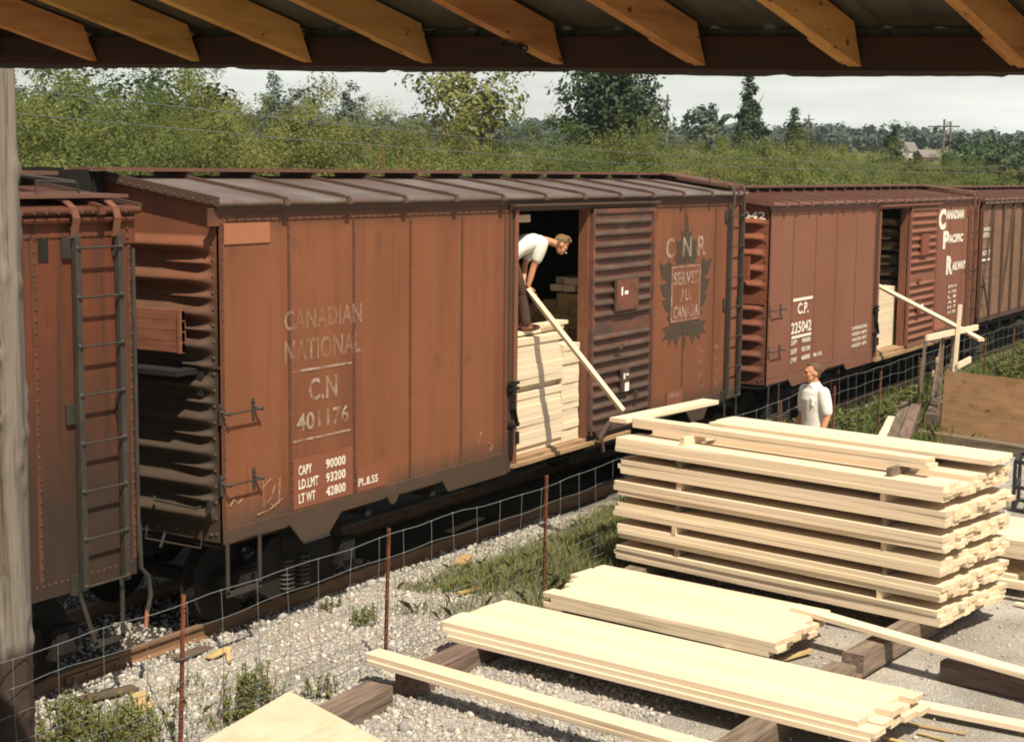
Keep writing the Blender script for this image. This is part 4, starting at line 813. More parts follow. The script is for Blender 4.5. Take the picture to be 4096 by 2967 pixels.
# middle stack
A2 = Vector((2.38, -2.30, 0)); B2 = Vector((2.05, -5.0, 0)); u2 = (B2-A2).normalized(); v2 = Vector((-u2.y, u2.x, 0)); L2 = (B2-A2).length
for c in range(3):
    for j in range(8):
        if c == 2 and j > 5: continue
        st = (0 if j < 2 else .06*j)
        p = A2+u2*(L2/2+random.uniform(-.06, .06)-st*.5)+v2*(.1+j*.19); p.z = .2+c*.051
        board('pine_board', round(L2+st*.4+random.choice([-.05, .03]), 2), .187, .05, p, u2, 'pale pine board in the middle stack between wide stack and tall pile', 'board', 'boards of the middle stack', random.randrange(4))
# loose single boards
beam_between('pine_board', (-.13, -1.93, .296), (-.66, -5.75, .296), .20, .045, 'long loose pale board alone in front, upper of two stacked', 'board', None, 'pine', 1)
beam_between('pine_board', (-.16, -1.98, .248), (-.64, -5.7, .248), .21, .045, 'long loose pale board alone in front, lower of two stacked', 'board', None, 'pine', 2)
beam_between('pine_board', (3.22, -4.75, .375), (2.55, -7.7, .255), .17, .05, 'long pale board lying from the middle stack out over grey yard timbers', 'board', None, 'pine', 3)
beam_between('pine_board', (1.85, -6.1, .09), (1.85, -7.9, .07), .17, .05, 'pale board on the grey yard at the near right corner', 'board', None, 'pine', 0)
for a, c_, lb in (((1.5, -6.15, .03), (1.55, -6.95, .02), 'thin pale sliver of lumber on the yard beside the wide stack'), ((1.1, -6.0, .03), (1.02, -6.9, .02), 'yellow lath lying on gravel below the wide stack'), ((1.35, -6.6, .02), (1.3, -6.85, .02), 'short bark edged chip on the yard below the wide stack')):
    beam_between('lath', a, c_, .035, .014, lb, 'lath', None, 'scrap', 1)
# stack behind, the workman stands on it
A3 = Vector((6.62, -2.3, 0)); B3 = Vector((6.23, -6.3, 0)); u3 = (B3-A3).normalized(); v3 = Vector((-u3.y, u3.x, 0))
for tier, (z0, nb, sh, Ln) in enumerate(((.10, 3, 0, 4.0), (.45, 4, .55, 4.4))):
    for c in range(nb):
        for j in range(6):
            p = A3+u3*(2.0+sh+random.uniform(-.09, .09))+v3*(.1+j*.2); p.z = z0+c*.053
            board('pine_board', Ln, .19, .052, p, u3, ('pale pine board in the upper tier of the stack the workman stands on' if tier else 'pale pine board in the lower tier of the stack the workman stands on'), 'board', 'boards of the stack behind', random.randrange(4))
for z0, hh in ((0, .10), (.26, .19)):
    for s_ in (.5, 3.3):
        p = A3+u3*s_+v3*.6; p.z = z0; board('sticker', 1.25, .09, hh, p, v3, 'short bearer stick under the stack the workman stands on', 'spacer stick', 'spacer sticks of the stack behind', 1)
beam_between('pine_board', (5.9, -6.3, .03), (5.6, -7.6, .03), .09, .03, 'pinkish pale lath on the grey yard beyond the tall pile', 'board', None, 'pine', 2)
beam_between('pine_board', (6.1, -6.0, .22), (5.9, -7.8, .22), .1, .05, 'pale board jutting right from the stack behind the tall pile', 'board', None, 'pine', 2)

# loads inside the cars
for c in range(17):
    z = 1.062+c*.0892; back = random.uniform(-.02, .02)+(.10 if c in (9,) else 0)
    for j in range(2):
        e = random.uniform(-.10, .02) if c > 13 else random.uniform(-.02, .02)
        board('pine_timber', 2.5, .30, .089, Vector((5.56+e, .20+j*.31+back, z)), (1, 0, 0), 'pale pine board of the load filling the open doorway of the near boxcar', 'board', 'load in the near boxcar doorway', random.randrange(4))
    if c < 15: board('pine_timber', .47, .30, .089, Vector((7.05, .20+random.uniform(-.01, .01), z)), (1, 0, 0), 'short pale board end at the right of the load in the doorway', 'board', 'load in the near boxcar doorway', random.randrange(3))
for j, (x, y, z, l, a) in enumerate(((6.15, .25, 2.602, 1.9, .05), (6.6, .45, 2.602, 1.3, -.04), (6.8, .25, 2.655, .8, .1))):
    board('pine_board', l, .2, .05, Vector((x, y, z)), (1, a, 0), 'loose board on top of the load in the doorway, by the bending man\'s feet', 'board', 'load in the near boxcar doorway', j)
for k, (y0, zt) in enumerate(((.50, 3.05), (.72, 3.05), (.94, 3.0), (1.16, 2.88), (1.38, 2.84), (1.6, 2.72), (1.82, 2.66))):
    z = 1.1
    while z < zt-.10:
        board('timber_end', 3.6, .20, .098, Vector((9.75+.04*k+random.uniform(-.07, .07), y0, z)), (1, 0, 0), 'squared pine timber end on in the shaded load inside the near boxcar', 'timber', 'end on timbers inside the near boxcar', random.randrange(3), 'pine_shaded'); z += .1
for z, y, x in ((3.04, .52, 9.6), (3.04, .73, 9.6), (3.14, .50, 9.62), (3.14, .71, 9.72)): board('timber_end', 3.6, .19, .095, Vector((x, y, z)), (1, 0, 0), 'bright squared timber end on top of the shaded load in the near boxcar', 'timber', 'end on timbers inside the near boxcar', 1)
board('timber_end', .5, .1, .1, Vector((6.35, .5, 4.05)), (1, 0, 0), 'small pale timber end high in the near boxcar above the bending man', 'timber', None, 1)
for c in range(14):
    board('pine_timber', 2.0, .30, .089, Vector((XP+6.78+random.uniform(-.02, .02), .36, 1.085+c*.0905)), (1, 0, 0), 'pale pine board of the load in the farther boxcar\'s doorway', 'board', 'load in the farther boxcar doorway', random.randrange(4))
z = 1.1; k = 0
while z < 3.75:
    x = XP+10.0+.22*math.sin(k*2.3)+random.uniform(-.1, .1)
    for y in (.62, .84): board('rough_plank', 3.2, .2, .05, Vector((x+random.uniform(-.06, .06), y, z)), (1, 0, 0), 'uneven board end in the shaded load of the farther boxcar', 'board', 'uneven load in the farther boxcar', random.randrange(3), 'pine'); 
    z += .052+(.07 if k % 4 == 3 else 0); k += 1

# plank handed out of each car
beam_between('pine_plank', (5.96, .085, 3.185), (5.92, -1.36, 1.73), .18, .05, 'pale plank slanting out of the near boxcar, held by the bending man', 'plank', None, 'pine', 1, (.6, -.4, .7))
beam_between('pine_plank', (20.6, .5, 2.50), (17.55, -2.72, 1.72), .13, .05, 'pale plank sliding from the farther boxcar onto the cross shaped stand', 'plank', None, 'pine', 2)
# cross-shaped stand
st = thing('plank_stand', 'pale cross shaped plank stand of upright and long crossbar by the fence', 'stand', (16.9, -2.45, .1))
def rl(p): return tuple(Vector(p)-Vector((16.9, -2.45, .1)))
b = MB(); b.bar(rl((16.70, -2.45, .1)), rl((17.02, -2.45, 2.40)), .10, .05, (0, 1, 0)); b.build('upright', M['pine'], st, 0)
b = MB(); b.bar(rl((15.3, -2.38, 1.93)), rl((18.5, -2.38, 1.86)), .10, .05, (0, 1, 0)); b.build('crossbar', M['pine'], st, 0)
b = MB(); b.bar(rl((16.78, -2.52, 1.30)), rl((17.6, -2.52, 1.34)), .11, .04, (0, 1, 0)); b.build('brace', M['pine'], st, 0)
for x0, x1 in ((16.45, 16.55), (17.3, 17.4), (17.1, 17.15)):
    b = MB(); b.bar(rl((x0, -2.30, .1)), rl((x1, -2.30, 1.92)), .045, .045, (0, 1, 0)); b.build('leg', M['timber'], st, 0)
# trestle by the fence
tr = thing('trestle', 'grey weathered trestle with pale rungs leaning by the far fence', 'trestle', (19.8, -1.2, 0))
def rl(p): return tuple(Vector(p)-Vector((19.8, -1.2, 0)))
for a, c in (((19.2, -1.35, .05), (20.35, -1.2, 1.42)), ((20.2, -1.1, .1), (20.75, -1.1, 1.45)), ((19.6, -1.0, .1), (19.85, -1.0, 1.5))):
    b = MB(); b.bar(rl(a), rl(c), .10, .045, (0, 1, 0)); b.build('leg', M['timber'], tr, 0)
for a, c in (((19.85, -1.24, 1.0), (20.7, -1.1, 1.06)), ((19.7, -1.22, .74), (20.6, -1.1, .80)), ((19.65, -1.24, .42), (20.35, -1.1, .46))):
    b = MB(); b.bar(rl(a), rl(c), .09, .04, (0, 1, 0)); b.build('rung', M['scrap'], tr, 0)
b = MB(); b.bar(rl((19.7, -1.2, 1.4)), rl((20.8, -1.1, 1.45)), .12, .06); b.build('top_rail', M['timber'], tr, 0)
# plywood sheets
def sheet(name, P, t, label, m, cat='plywood'):
    P = [Vector(p) for p in P]; n = (P[1]-P[0]).cross(P[2]-P[0]).normalized()
    b = MB(); b.hexa([p-n*t for p in P]+P if n.z > 0 else P+[p-n*t for p in P]); o = b.build(name, m, None, 0, P[0]); return tag(o, label, cat)
a = Vector((-2.0, -2.50, .56)); pb = Vector((-3.25, -2.60, .50)); pc = Vector((-1.90, -3.30, .30))
sheet('plywood_sheet', [a, a+(pc-a)*2.6, a+(pc-a)*2.6+(pb-a)*1.6, a+(pb-a)*1.6], .018, 'pale plywood sheet in the near left corner, one corner pointing up', M['ply_pale'])
timber(-2.6, -3.6, -3.2, -3.6, .3, .3, 0, 'grey timber block propping the pale near plywood sheet', var=2)
tp = [(15.36, -2.66, .22), (14.78, -5.3, .22), (14.98, -5.32, 1.33), (15.50, -2.66, 1.36)]
sheet('plywood_sheet', tp, .02, 'brown plywood sheet standing on edge behind a timber at right', M['ply'])
beam_between('timber', (15.2, -2.35, .22), (14.0, -6.5, .22), .20, .21, 'long grey timber on the ground below the standing brown plywood', 'timber', 'far dunnage timbers', var=1)
beam_between('timber', (15.55, -2.9, .9), (16.6, -2.9, .1), .1, .1, 'grey prop behind the standing brown plywood', 'timber', None, var=1)
beam_between('timber', (13.4, -2.62, .34), (17.0, -1.72, .42), .19, .20, 'long grey squared beam pointing at the man, front one of a pair', 'timber', 'far dunnage timbers', var=2)
beam_between('timber', (13.5, -2.40, .34), (17.1, -1.50, .42), .17, .20, 'long grey squared beam pointing at the man, rear one of a pair', 'timber', 'far dunnage timbers', var=3)
beam_between('pine_board', (13.3, -2.28, .42), (15.6, -1.72, .44), .14, .04, 'pale plank lying along the grey beams behind the man', 'board', None, 'pine', 1)
for a, c, v, lb in (((16.2, -2.25, .34), (18.6, -1.7, .36), 1, 'dark tie end nearest the standing plywood, left of a pair'), ((16.5, -2.55, .34), (18.9, -2.0, .36), 4, 'dark tie half hidden by the standing plywood, right of a pair'), ((15.6, -2.5, .14), (15.9, -1.7, .14), 2, 'low dark tie crosswise under the pair beside the plywood')):
    beam_between('railroad_tie', a, c, .24, .24, lb, 'railway tie', 'ties stacked by the plywood', 'tie', v)
# black machine at the right edge
mc = thing('spool_machine', 'small black framed machine with a dark drum at the right edge', 'machine', (10.6, -5.1, .05))
b = MB()
for x, y in ((0, 0), (.7, .1), (-.1, -.75), (.6, -.65)): b.bar((x, y, 0), (x, y, .72), .045, .045)
for a, c in (((0, 0), (.7, .1)), ((0, 0), (-.1, -.75)), ((.7, .1), (.6, -.65)), ((-.1, -.75), (.6, -.65))):
    for z in (.03, .36, .72) if a == (0, 0) else (.03, .72): b.bar((*a, z), (*c, z), .04, .05)
b.build('frame', M['mach_black'], mc, 0)
b = MB(); b.tube([(.06, -.50, .38), (.56, -.40, .38)], .19, 24); b.tube([(.02, -.51, .38), (.06, -.50, .38)], [.26, .26], 24); b.tube([(.56, -.40, .38), (.60, -.395, .38)], [.26, .26], 24); b.build('drum', M['mach_blue'], mc, 40)
b = MB(); b.bar((.01, -.2, .1), (.01, -.2, .6), .05, .02, (0, 1, 0)); b.build('belt_guard', M['mach_yellow'], mc, 0)
# scraps on the ballast
for i, (x, y, l, w_, a, lb) in enumerate(((-1.5, -.36, .52, .15, .9, 'flat pale offcut lying in the weeds by the nearest track'), (.05, .12, .38, .09, .2, 'pale chip near the rail, left of a crossed pair'), (.02, -.04, .42, .045, .75, 'thin pale stick near the rail, right of a crossed pair'), (-1.45, .12, .55, .16, -.3, 'dark slab of bark and wood beside the rail joint'), (4.6, .18, .5, .16, .4, 'pale split slab in grass below the boxcar door'), (4.35, -.62, .42, .09, -.1, 'pale split stick in the grass, upper of two'), (3.1, -.9, .35, .06, -.2, 'short yellow stick in the grass, lower of two'), (3.35, -.95, .3, .07, -.1, 'pale short slab in the grass next to a yellow stick'), (2.45, .9, .8, .12, .1, 'orange slab lying between the rails under the boxcar door'), (6.2, 1.2, .9, .1, .05, 'long slab lying between the rails farther along'), (.25, -2.15, .34, .05, .9, 'thin pale stick leaning by the end of the wide stack'), (2.75, -4.95, .45, .06, -.4, 'pale chip on gravel right of the middle stack'), (-.1, .35, .5, .14, .1, 'brown board scrap along the rail foot'))):
    o = board('wood_scrap', l, w_, .022, Vector((x, y, float(gz(x, y))+.035)), (math.cos(a), math.sin(a), 0), lb, 'wood scrap', 'wood scraps on the ballast', i % 4, 'tie' if 'dark' in lb or 'brown' in lb else 'scrap'); o.rotation_euler.x += random.uniform(-.06, .06)

# ---------------------------------------------------------------- people
def loft(b, rings, n=18):
    vs = []
    for c, ax, ay in rings: vs += [Vector(c)+Vector(ax)*math.cos(2*PI*k/n)+Vector(ay)*math.sin(2*PI*k/n) for k in range(n)]
    m_ = len(rings); fs = [(i*n+k, i*n+(k+1) % n, (i+1)*n+(k+1) % n, (i+1)*n+k) for i in range(m_-1) for k in range(n)]
    b.add(vs, fs+[tuple(range(n-1, -1, -1)), tuple((m_-1)*n+k for k in range(n))])
def ell(b, c, ax, ay, az, nu=18, nv=12):
    c = Vector(c); ax, ay, az = Vector(ax), Vector(ay), Vector(az)
    rings = []
    for j in range(1, nv):
        t = PI*j/nv; rings.append((c-az*math.cos(t), ax*math.sin(t), ay*math.sin(t)))
    loft(b, rings, nu)
def limb(b, pts, rs):   # rounded tapered limb with balls at the joints
    P = [Vector(p) for p in pts]; Q = []; Rr = []
    for i in range(len(P)-1):
        for k in range(5):
            t = k/5; Q.append(P[i].lerp(P[i+1], t)); r0, r1 = rs[i], rs[i+1]; Rr.append((r0*(1-t)+r1*t)*(1+.10*math.sin(PI*t)))
    Q.append(P[-1]); Rr.append(rs[-1]); b.tube(Q, Rr, 14)
    for p, r in zip(P, rs): ell(b, p, (r, 0, 0), (0, r, 0), (0, 0, r), 12, 8)
def remeshed(b, name, m, parent, vox, sm=4, origin=(0, 0, 0)):
    o = Vector(origin); b.v = [tuple(Vector(p)-o) for p in b.v]
    me = b.mesh('tmp', m, 0); ob = bpy.data.objects.new('tmp', me); COL.objects.link(ob)
    r = ob.modifiers.new('r', 'REMESH'); r.mode = 'VOXEL'; r.voxel_size = vox
    s = ob.modifiers.new('s', 'SMOOTH'); s.iterations = sm; s.factor = .5
    bpy.context.view_layer.update()
    me2 = bpy.data.meshes.new_from_object(ob.evaluated_get(bpy.context.evaluated_depsgraph_get())); bpy.data.objects.remove(ob)
    me2.materials.clear(); me2.materials.append(m); me2.shade_smooth(); me2.name = name
    return link(name, me2, parent)
def head(b, c, f, l, u, s=1.0):
    """c: centre of the skull; f, l, u: forward, left, up"""
    c = Vector(c); f, l, u = (Vector(v).normalized()*s for v in (f, l, u))
    ell(b, c+u*.015-f*.008, f*.098, l*.076, u*.098); ell(b, c-u*.055+f*.028, f*.068, l*.058, u*.075)
    ell(b, c-u*.105+f*.06, f*.026, l*.030, u*.022)                                     # chin
    loft(b, [(c+u*.012+f*.092, l*.010, u*.012), (c-u*.022+f*.112, l*.013, u*.014), (c-u*.036+f*.104, l*.016, u*.010), (c-u*.042+f*.088, l*.014, u*.006)], 10)   # nose
    ell(b, c+u*.028+f*.088, f*.014, l*.052, u*.011)                                    # brow
    ell(b, c-u*.064+f*.088, f*.012, l*.024, u*.006); ell(b, c-u*.076+f*.086, f*.012, l*.022, u*.007)   # lips
    for sd in (1, -1):
        ell(b, c-u*.018-f*.012+l*.078*sd, f*.018, l*.010, u*.030); ell(b, c-u*.022+f*.066+l*.046*sd, f*.022, l*.018, u*.018)
def eyes(parent, c, f, l, u, origin):
    b = MB(); c = Vector(c)-Vector(origin); f, l, u = (Vector(v).normalized() for v in (f, l, u))
    for sd in (1, -1): ell(b, c+u*.008+f*.089+l*.032*sd, f*.007, l*.013, u*.0065, 10, 8)
    b.build('eyes', M['eye'], parent)
def hand(b, w_, d, side, palm, curl=.5, s=1.0):
    """w_: wrist, d: towards the fingertips, side: thumb side, palm: the way the palm faces"""
    w_ = Vector(w_); d, side, palm = (Vector(v).normalized()*s for v in (d, side, palm))
    loft(b, [(w_, side*.026, palm*.020), (w_+d*.03, side*.034, palm*.017), (w_+d*.085, side*.041, palm*.014), (w_+d*.095, side*.038, palm*.011)], 12)
    for k, ln in enumerate((.070, .080, .074, .058)):
        p0 = w_+d*.088+side*(.030-.020*k); a1 = curl*.9; p1 = p0+(d*math.cos(a1*.6)+palm*math.sin(a1*.6))*ln*.45; p2 = p1+(d*math.cos(a1*1.5)+palm*math.sin(a1*1.5))*ln*.32; p3 = p2+(d*math.cos(a1*2.2)+palm*math.sin(a1*2.2))*ln*.25
        b.tube([p0, p1, p2, p3], [.0095, .009, .008, .0065], 8)
    t0 = w_+d*.03+side*.028; t1 = t0+(side*.7+d*.6+palm*.3)*.035; t2 = t1+(side*.2+d*.9+palm*.5)*.03; b.tube([t0, t1, t2], [.013, .011, .008], 8)

def standing_man():
    O = Vector((6.90, -3.50, .662)); f = Vector((-.87, .5, 0)).normalized(); l = Vector((-f.y, f.x, 0)); u = Vector((0, 0, 1))
    P = lambda a, c, z: O+f*a+l*c+u*z
    root = thing('person', 'man in white short sleeved shirt standing behind the tall pile, looking left', 'person', O)
    hf = Vector((-.62, .78, -.05)).normalized(); hl = Vector((-hf.y, hf.x, 0)).normalized(); hu = hf.cross(hl)*1.0
    hc = P(.035, 0, 1.635)
    b = MB()
    loft(b, [(P(0, 0, .86), l*.155, f*.11), (P(0, 0, .98), l*.16, f*.11), (P(.01, 0, 1.12), l*.145, f*.10), (P(.01, 0, 1.28), l*.17, f*.115), (P(0, 0, 1.40), l*.175, f*.10), (P(-.01, 0, 1.46), l*.10, f*.075), (P(0, 0, 1.50), l*.058, f*.058), (P(.018, 0, 1.585), l*.052, f*.056)])
    head(b, hc, hf, hl, hu)
    for s in (1, -1):
        limb(b, [P(0, .185*s, 1.40), P(-.03, .235*s, 1.13), P(.06, .235*s, .90)], [.055, .042, .029]); hand(b, P(.062, .235*s, .895), (.1*f-u), f, -l*s, .7)
        limb(b, [P(0, .09*s, .88), P(.01, .10*s, .48), P(-.01, .11*s, .09)], [.085, .055, .042])
    remeshed(b, 'body', M['skin'], root, .0075, 3, O); eyes(root, hc, hf, hl, hu, O)
    b = MB()
    loft(b, [(P(0, 0, .93), l*.172, f*.128), (P(.0, 0, 1.02), l*.172, f*.126), (P(.012, 0, 1.15), l*.168, f*.122), (P(.012, 0, 1.30), l*.190, f*.134), (P(0, 0, 1.40), l*.20, f*.12), (P(-.01, 0, 1.455), l*.125, f*.09), (P(-.008, 0, 1.49), l*.07, f*.068)])
    for s in (1, -1): limb(b, [P(0, .175*s, 1.395), P(-.02, .222*s, 1.17)], [.078, .074])
    loft(b, [(P(-.005, 0, 1.475), l*.075, f*.072), (P(.0, 0, 1.515), l*.070, f*.070)]); b.obox(P(.075, .035, 1.445), f*.010, l*.035+u*-.02, u*.03+l*.012); b.obox(P(.075, -.035, 1.445), f*.010, l*.035+u*.02, u*.03-l*.012)
    b.obox(P(.118, .08, 1.28), f*.012, l*.045, u*.05)
    remeshed(b, 'shirt', M['shirt'], root, .009, 3, O)
    b = MB(); loft(b, [(P(0, 0, .80), l*.165, f*.12), (P(0, 0, .95), l*.166, f*.122)])
    for s in (1, -1): limb(b, [P(0, .09*s, .86), P(.01, .10*s, .48), P(-.01, .11*s, .10)], [.098, .075, .068])
    remeshed(b, 'trousers', M['trousers_dark'], root, .012, 3, O)
    b = MB()
    for s in (1, -1): ell(b, P(.06, .11*s, .045), f*.135, l*.05, u*.045)
    remeshed(b, 'boots', M['boot'], root, .012, 2, O)
    b = MB(); ell(b, hc+hu*.036-hf*.030, hf*.088, hl*.080, hu*.085); ell(b, hc-hf*.055-hu*.02, hf*.045, hl*.068, hu*.06); ell(b, hc+hu*.10+hf*.02, hf*.055, hl*.05, hu*.018)
    remeshed(b, 'hair', M['hair_brown'], root, .007, 2, O)
standing_man()

def bending_man():
    SH = Vector((-.36, -.26, 0)); O = Vector((6.40, .45, 2.655))+SH; f = Vector((.80, -.60, 0)).normalized(); l = Vector((-f.y, f.x, 0)); u = Vector((0, 0, 1))
    root = thing('person', 'fair haired man in white T-shirt bending in the boxcar doorway, holding a plank', 'person', O)
    hip = Vector((6.12, .54, 3.645))+SH; sh = Vector((6.47, .30, 3.805))+SH; sd = (sh-hip).normalized(); back = sd.cross(l)*-1; back = back if back.z > 0 else -back
    hf = Vector((.80, -.52, -.42)).normalized(); hl = l.copy(); hu = hf.cross(hl); hu = hu if hu.z > 0 else -hu
    nk = sh+sd*.10+Vector((.02, -.01, -.02)); hc = nk+Vector((.17, -.13, -.035))
    b = MB()
    loft(b, [(hip-sd*.06, l*.14, back*.10), (hip+sd*.03, l*.16, back*.115), (hip+sd*.16+back*.03, l*.145, back*.10), (hip+sd*.30+back*.04, l*.165, back*.115), (sh-sd*.02+back*.015, l*.175, back*.10), (sh+sd*.05, l*.10, back*.075), (nk+sd*.02, l*.058, back*.06), (hc-hf*.03-hu*.02, l*.054, back*.06)])
    head(b, hc, hf, hl, hu)
    an = sh-l*.165; af = sh+l*.165
    plank_d = (Vector((5.92, -1.36, 1.73))-Vector((5.96, .085, 3.185))).normalized(); hp = None
    wn = Vector((6.30, .335, 3.255))+SH; el_n = Vector((6.33, .28, 3.49))+SH; wf = Vector((6.33, .43, 3.30))+SH; el_f = Vector((6.5, .52, 3.50))+SH
    limb(b, [an, el_n, wn], [.055, .042, .030]); limb(b, [af, el_f, wf], [.055, .042, .030])
    hand(b, wn, (plank_d+Vector((0, 0, -.6))), -l*.6+f*.2, f*.5+Vector((0, -.4, -.2)), 1.0); hand(b, wf, (plank_d+Vector((0, -.2, -.5))), l, -f*.4+Vector((0, 0, -.3)), 1.0)
    for s in (1, -1): limb(b, [hip-sd*.03+l*.09*s-u*.02, O+f*(.0 if s > 0 else -.08)+l*.10*s+u*.49, O+f*(-.02-.10*(s > 0))+l*.11*s+u*.09], [.085, .056, .042])
    remeshed(b, 'body', M['skin'], root, .0075, 3, O); eyes(root, hc, hf, hl, hu, O)
    b = MB()
    loft(b, [(hip+sd*.0, l*.172, back*.128), (hip+sd*.08+back*.015, l*.168, back*.128), (hip+sd*.18+back*.035, l*.166, back*.122), (hip+sd*.30+back*.045, l*.182, back*.132), (sh-sd*.02+back*.02, l*.195, back*.118), (sh+sd*.045, l*.125, back*.09), (sh+sd*.085, l*.072, back*.07)])
    limb(b, [an+l*.01, an.lerp(el_n, .62)], [.078, .074]); limb(b, [af-l*.01, af.lerp(el_f, .62)], [.078, .074])
    remeshed(b, 'shirt', M['shirt'], root, .009, 3, O)
    b = MB(); loft(b, [(hip-sd*.10-u*.02, l*.15, back*.11), (hip+sd*.03, l*.165, back*.122)])
    for s in (1, -1): limb(b, [hip-sd*.02+l*.09*s-u*.03, O+f*(.0 if s > 0 else -.08)+l*.10*s+u*.49, O+f*(-.02-.10*(s > 0))+l*.11*s+u*.11], [.10, .078, .066])
    remeshed(b, 'trousers', M['trousers_brown'], root, .012, 3, O)
    b = MB()
    for s in (1, -1): ell(b, O+f*(.05-.10*(s > 0))+l*.11*s+u*.047, f*.135, l*.05, u*.047)
    remeshed(b, 'boots', M['boot'], root, .012, 2, O)
    b = MB(); ell(b, hc+hu*.04-hf*.012, hf*.098, hl*.082, hu*.088); ell(b, hc-hf*.05-hu*.005, hf*.05, hl*.070, hu*.06); ell(b, hc+hu*.105+hf*.05, hf*.06, hl*.06, hu*.03); ell(b, hc+hu*.08+hf*.10, hf*.03, hl*.05, hu*.03)
    remeshed(b, 'hair', M['hair_blond'], root, .007, 2, O)
    b = MB(); m0 = hc-hu*.070+hf*.10; b.tube([m0, m0+hf*.03-hu*.012], .005, 7); c = b.build('cigarette', M['cig'], None, 40, m0); tag(c, 'white cigarette in the mouth of the bending man', 'cigarette')
bending_man()

# ---------------------------------------------------------------- vegetation
def leaf_mesh(name, C, leaf, m, n_out, seed, flat=.5, aspect=.55):
    """C: leaf centres, n_out: outward direction per leaf; small folded diamond leaves"""
    r = np.random.default_rng(seed); n = len(C)
    nrm = n_out*1.0+r.normal(size=(n, 3))*.45+np.array([0, 0, flat]); nrm /= np.linalg.norm(nrm, axis=1)[:, None]
    t = np.cross(nrm, r.normal(size=(n, 3))); t /= np.linalg.norm(t, axis=1)[:, None]; s = np.cross(nrm, t)
    L_ = leaf*r.uniform(.6, 1.35, (n, 1)); W_ = L_*aspect
    V = np.stack([C-t*L_*.5, C+s*W_*.5+nrm*L_*.06, C+t*L_*.5, C-s*W_*.5+nrm*L_*.06], 1).reshape(-1, 3)
    return npmesh(name, V, np.arange(4*n).reshape(-1, 4), m)
def crown_points(n_cl, per, R3, seed, shell=(.45, 1.0), cl=.34, zmin=-1.0, shape=None, droop=0.0):
    r = np.random.default_rng(seed); d = r.normal(size=(n_cl, 3)); d /= np.linalg.norm(d, axis=1)[:, None]; d[:, 2] = np.where(d[:, 2] < zmin, -d[:, 2], d[:, 2])
    c = d*r.uniform(shell[0], shell[1], (n_cl, 1))*R3*np.clip(1+r.normal(size=(n_cl, 1))*.10, .7, 1.3)
    if shape is not None: c = shape(c, r)
    size = cl*r.uniform(.55, 1.3, (n_cl, 1))
    o = r.normal(size=(n_cl, per, 3)); o /= np.linalg.norm(o, axis=2)[:, :, None]; o *= (r.uniform(0, 1, (n_cl, per, 1))**.5)
    P = c[:, None, :]+o*size[:, None]*np.array([1, 1, .75])
    out = o*.8+(d[:, None, :])*.7
    P = P.reshape(-1, 3); out = out.reshape(-1, 3); out /= np.linalg.norm(out, axis=1)[:, None]+1e-6
    return P, out
def sky_y(px):   # outline of the thicket in the distance, in metres above eye level per metre of distance
    return px
bush_meshes = []
for k in range(7):
    R3 = np.array([1.75, 1.75, 2.7]) if k % 2 else np.array([2.1, 2.1, 2.4])
    P, o = crown_points(120, 175, R3, 100+k, (.3, 1.02), .46)
    P[:, 2] += R3[2]+.2; keep = P[:, 2] > -.1; bush_meshes.append(leaf_mesh('foliage', P[keep], .062 if k < 4 else .08, M['foliage'], o[keep], 200+k))
    b = MB(); rr = random.Random(k)
    for s in range(7):
        a = rr.uniform(0, 6.28); b.tube([(.1*math.cos(a), .1*math.sin(a), -.3), (.5*math.cos(a), .5*math.sin(a), 1.6), (1.1*math.cos(a+.3), 1.1*math.sin(a+.3), 3.4)], [.05, .035, .012], 5)
    bush_meshes[-1] = (bush_meshes[-1], b.mesh('stems', M['bark']))
def fov_x(x, y, z):
    q = Vector((x, y, z))-CAM; d = q.dot(F); return 1134+3450.6*q.dot(R)/d, 821-3450.6*q.dot(U)/d, d
SKX = [-200, 0, 300, 500, 560, 700, 850, 1000, 1130, 1250, 1450, 1700, 1900, 2000, 2100, 2268, 2500]
SKY = [112, 112, 116, 138, 188, 208, 220, 246, 262, 270, 281, 300, 320, 336, 346, 352, 356]
def bush(x, y, top, rad, k, label, mat_=None, name='bush', group='bushes of the thicket behind the train'):
    g0 = float(gz(x, y)); fm, sm_ = bush_meshes[k]; e = thing(name, label, 'bush', (x, y, g0), group)
    hz = (top-g0)/(5.5 if k % 2 else 4.9); e.rotation_euler.z = random.uniform(0, 6.28)
    a = link('foliage', fm, e); a.scale = (rad, rad, hz); s = link('stems', sm_, e); s.scale = (rad, rad, hz)
    if mat_:
        a.material_slots[0].link = 'OBJECT'; a.material_slots[0].material = mat_
    return e
nb = 0
for Y0, frac, sp in ((8.5, .42, 2.5), (12, .72, 2.7), (16, .93, 2.9), (21, 1.0, 3.1)):
    x = -11.36+(Y0+10.3)*math.tan(math.radians(36)); xmax = -11.36+(Y0+10.3)*math.tan(math.radians(78.2))
    while x < xmax:
        yy = Y0+random.uniform(-1.3, 1.3); px, py, dd = fov_x(x, yy, 5); sy = np.interp(px, SKX, SKY); hy = 367+px*.0101
        top = CAM.z+(hy-sy)*dd/3450.6*frac+random.uniform(-.4, .22)*(1+dd*.006)
        if Y0 < 10 and px < 260: x += sp; continue     # a grassy gap shows at the left
        rad = random.uniform(.85, 1.2)*(1+max(0, dd-40)*.006)
        yel = random.random() < (.30 if Y0 < 14 else .12)
        bush(x, yy, top, rad, random.randrange(7), 'bushy green shrub, one of many in the thicket behind the freight cars', M['foliage_light'] if yel else None); nb += 1
        x += sp*random.uniform(.75, 1.25)*(1+max(0, dd-40)*.007)
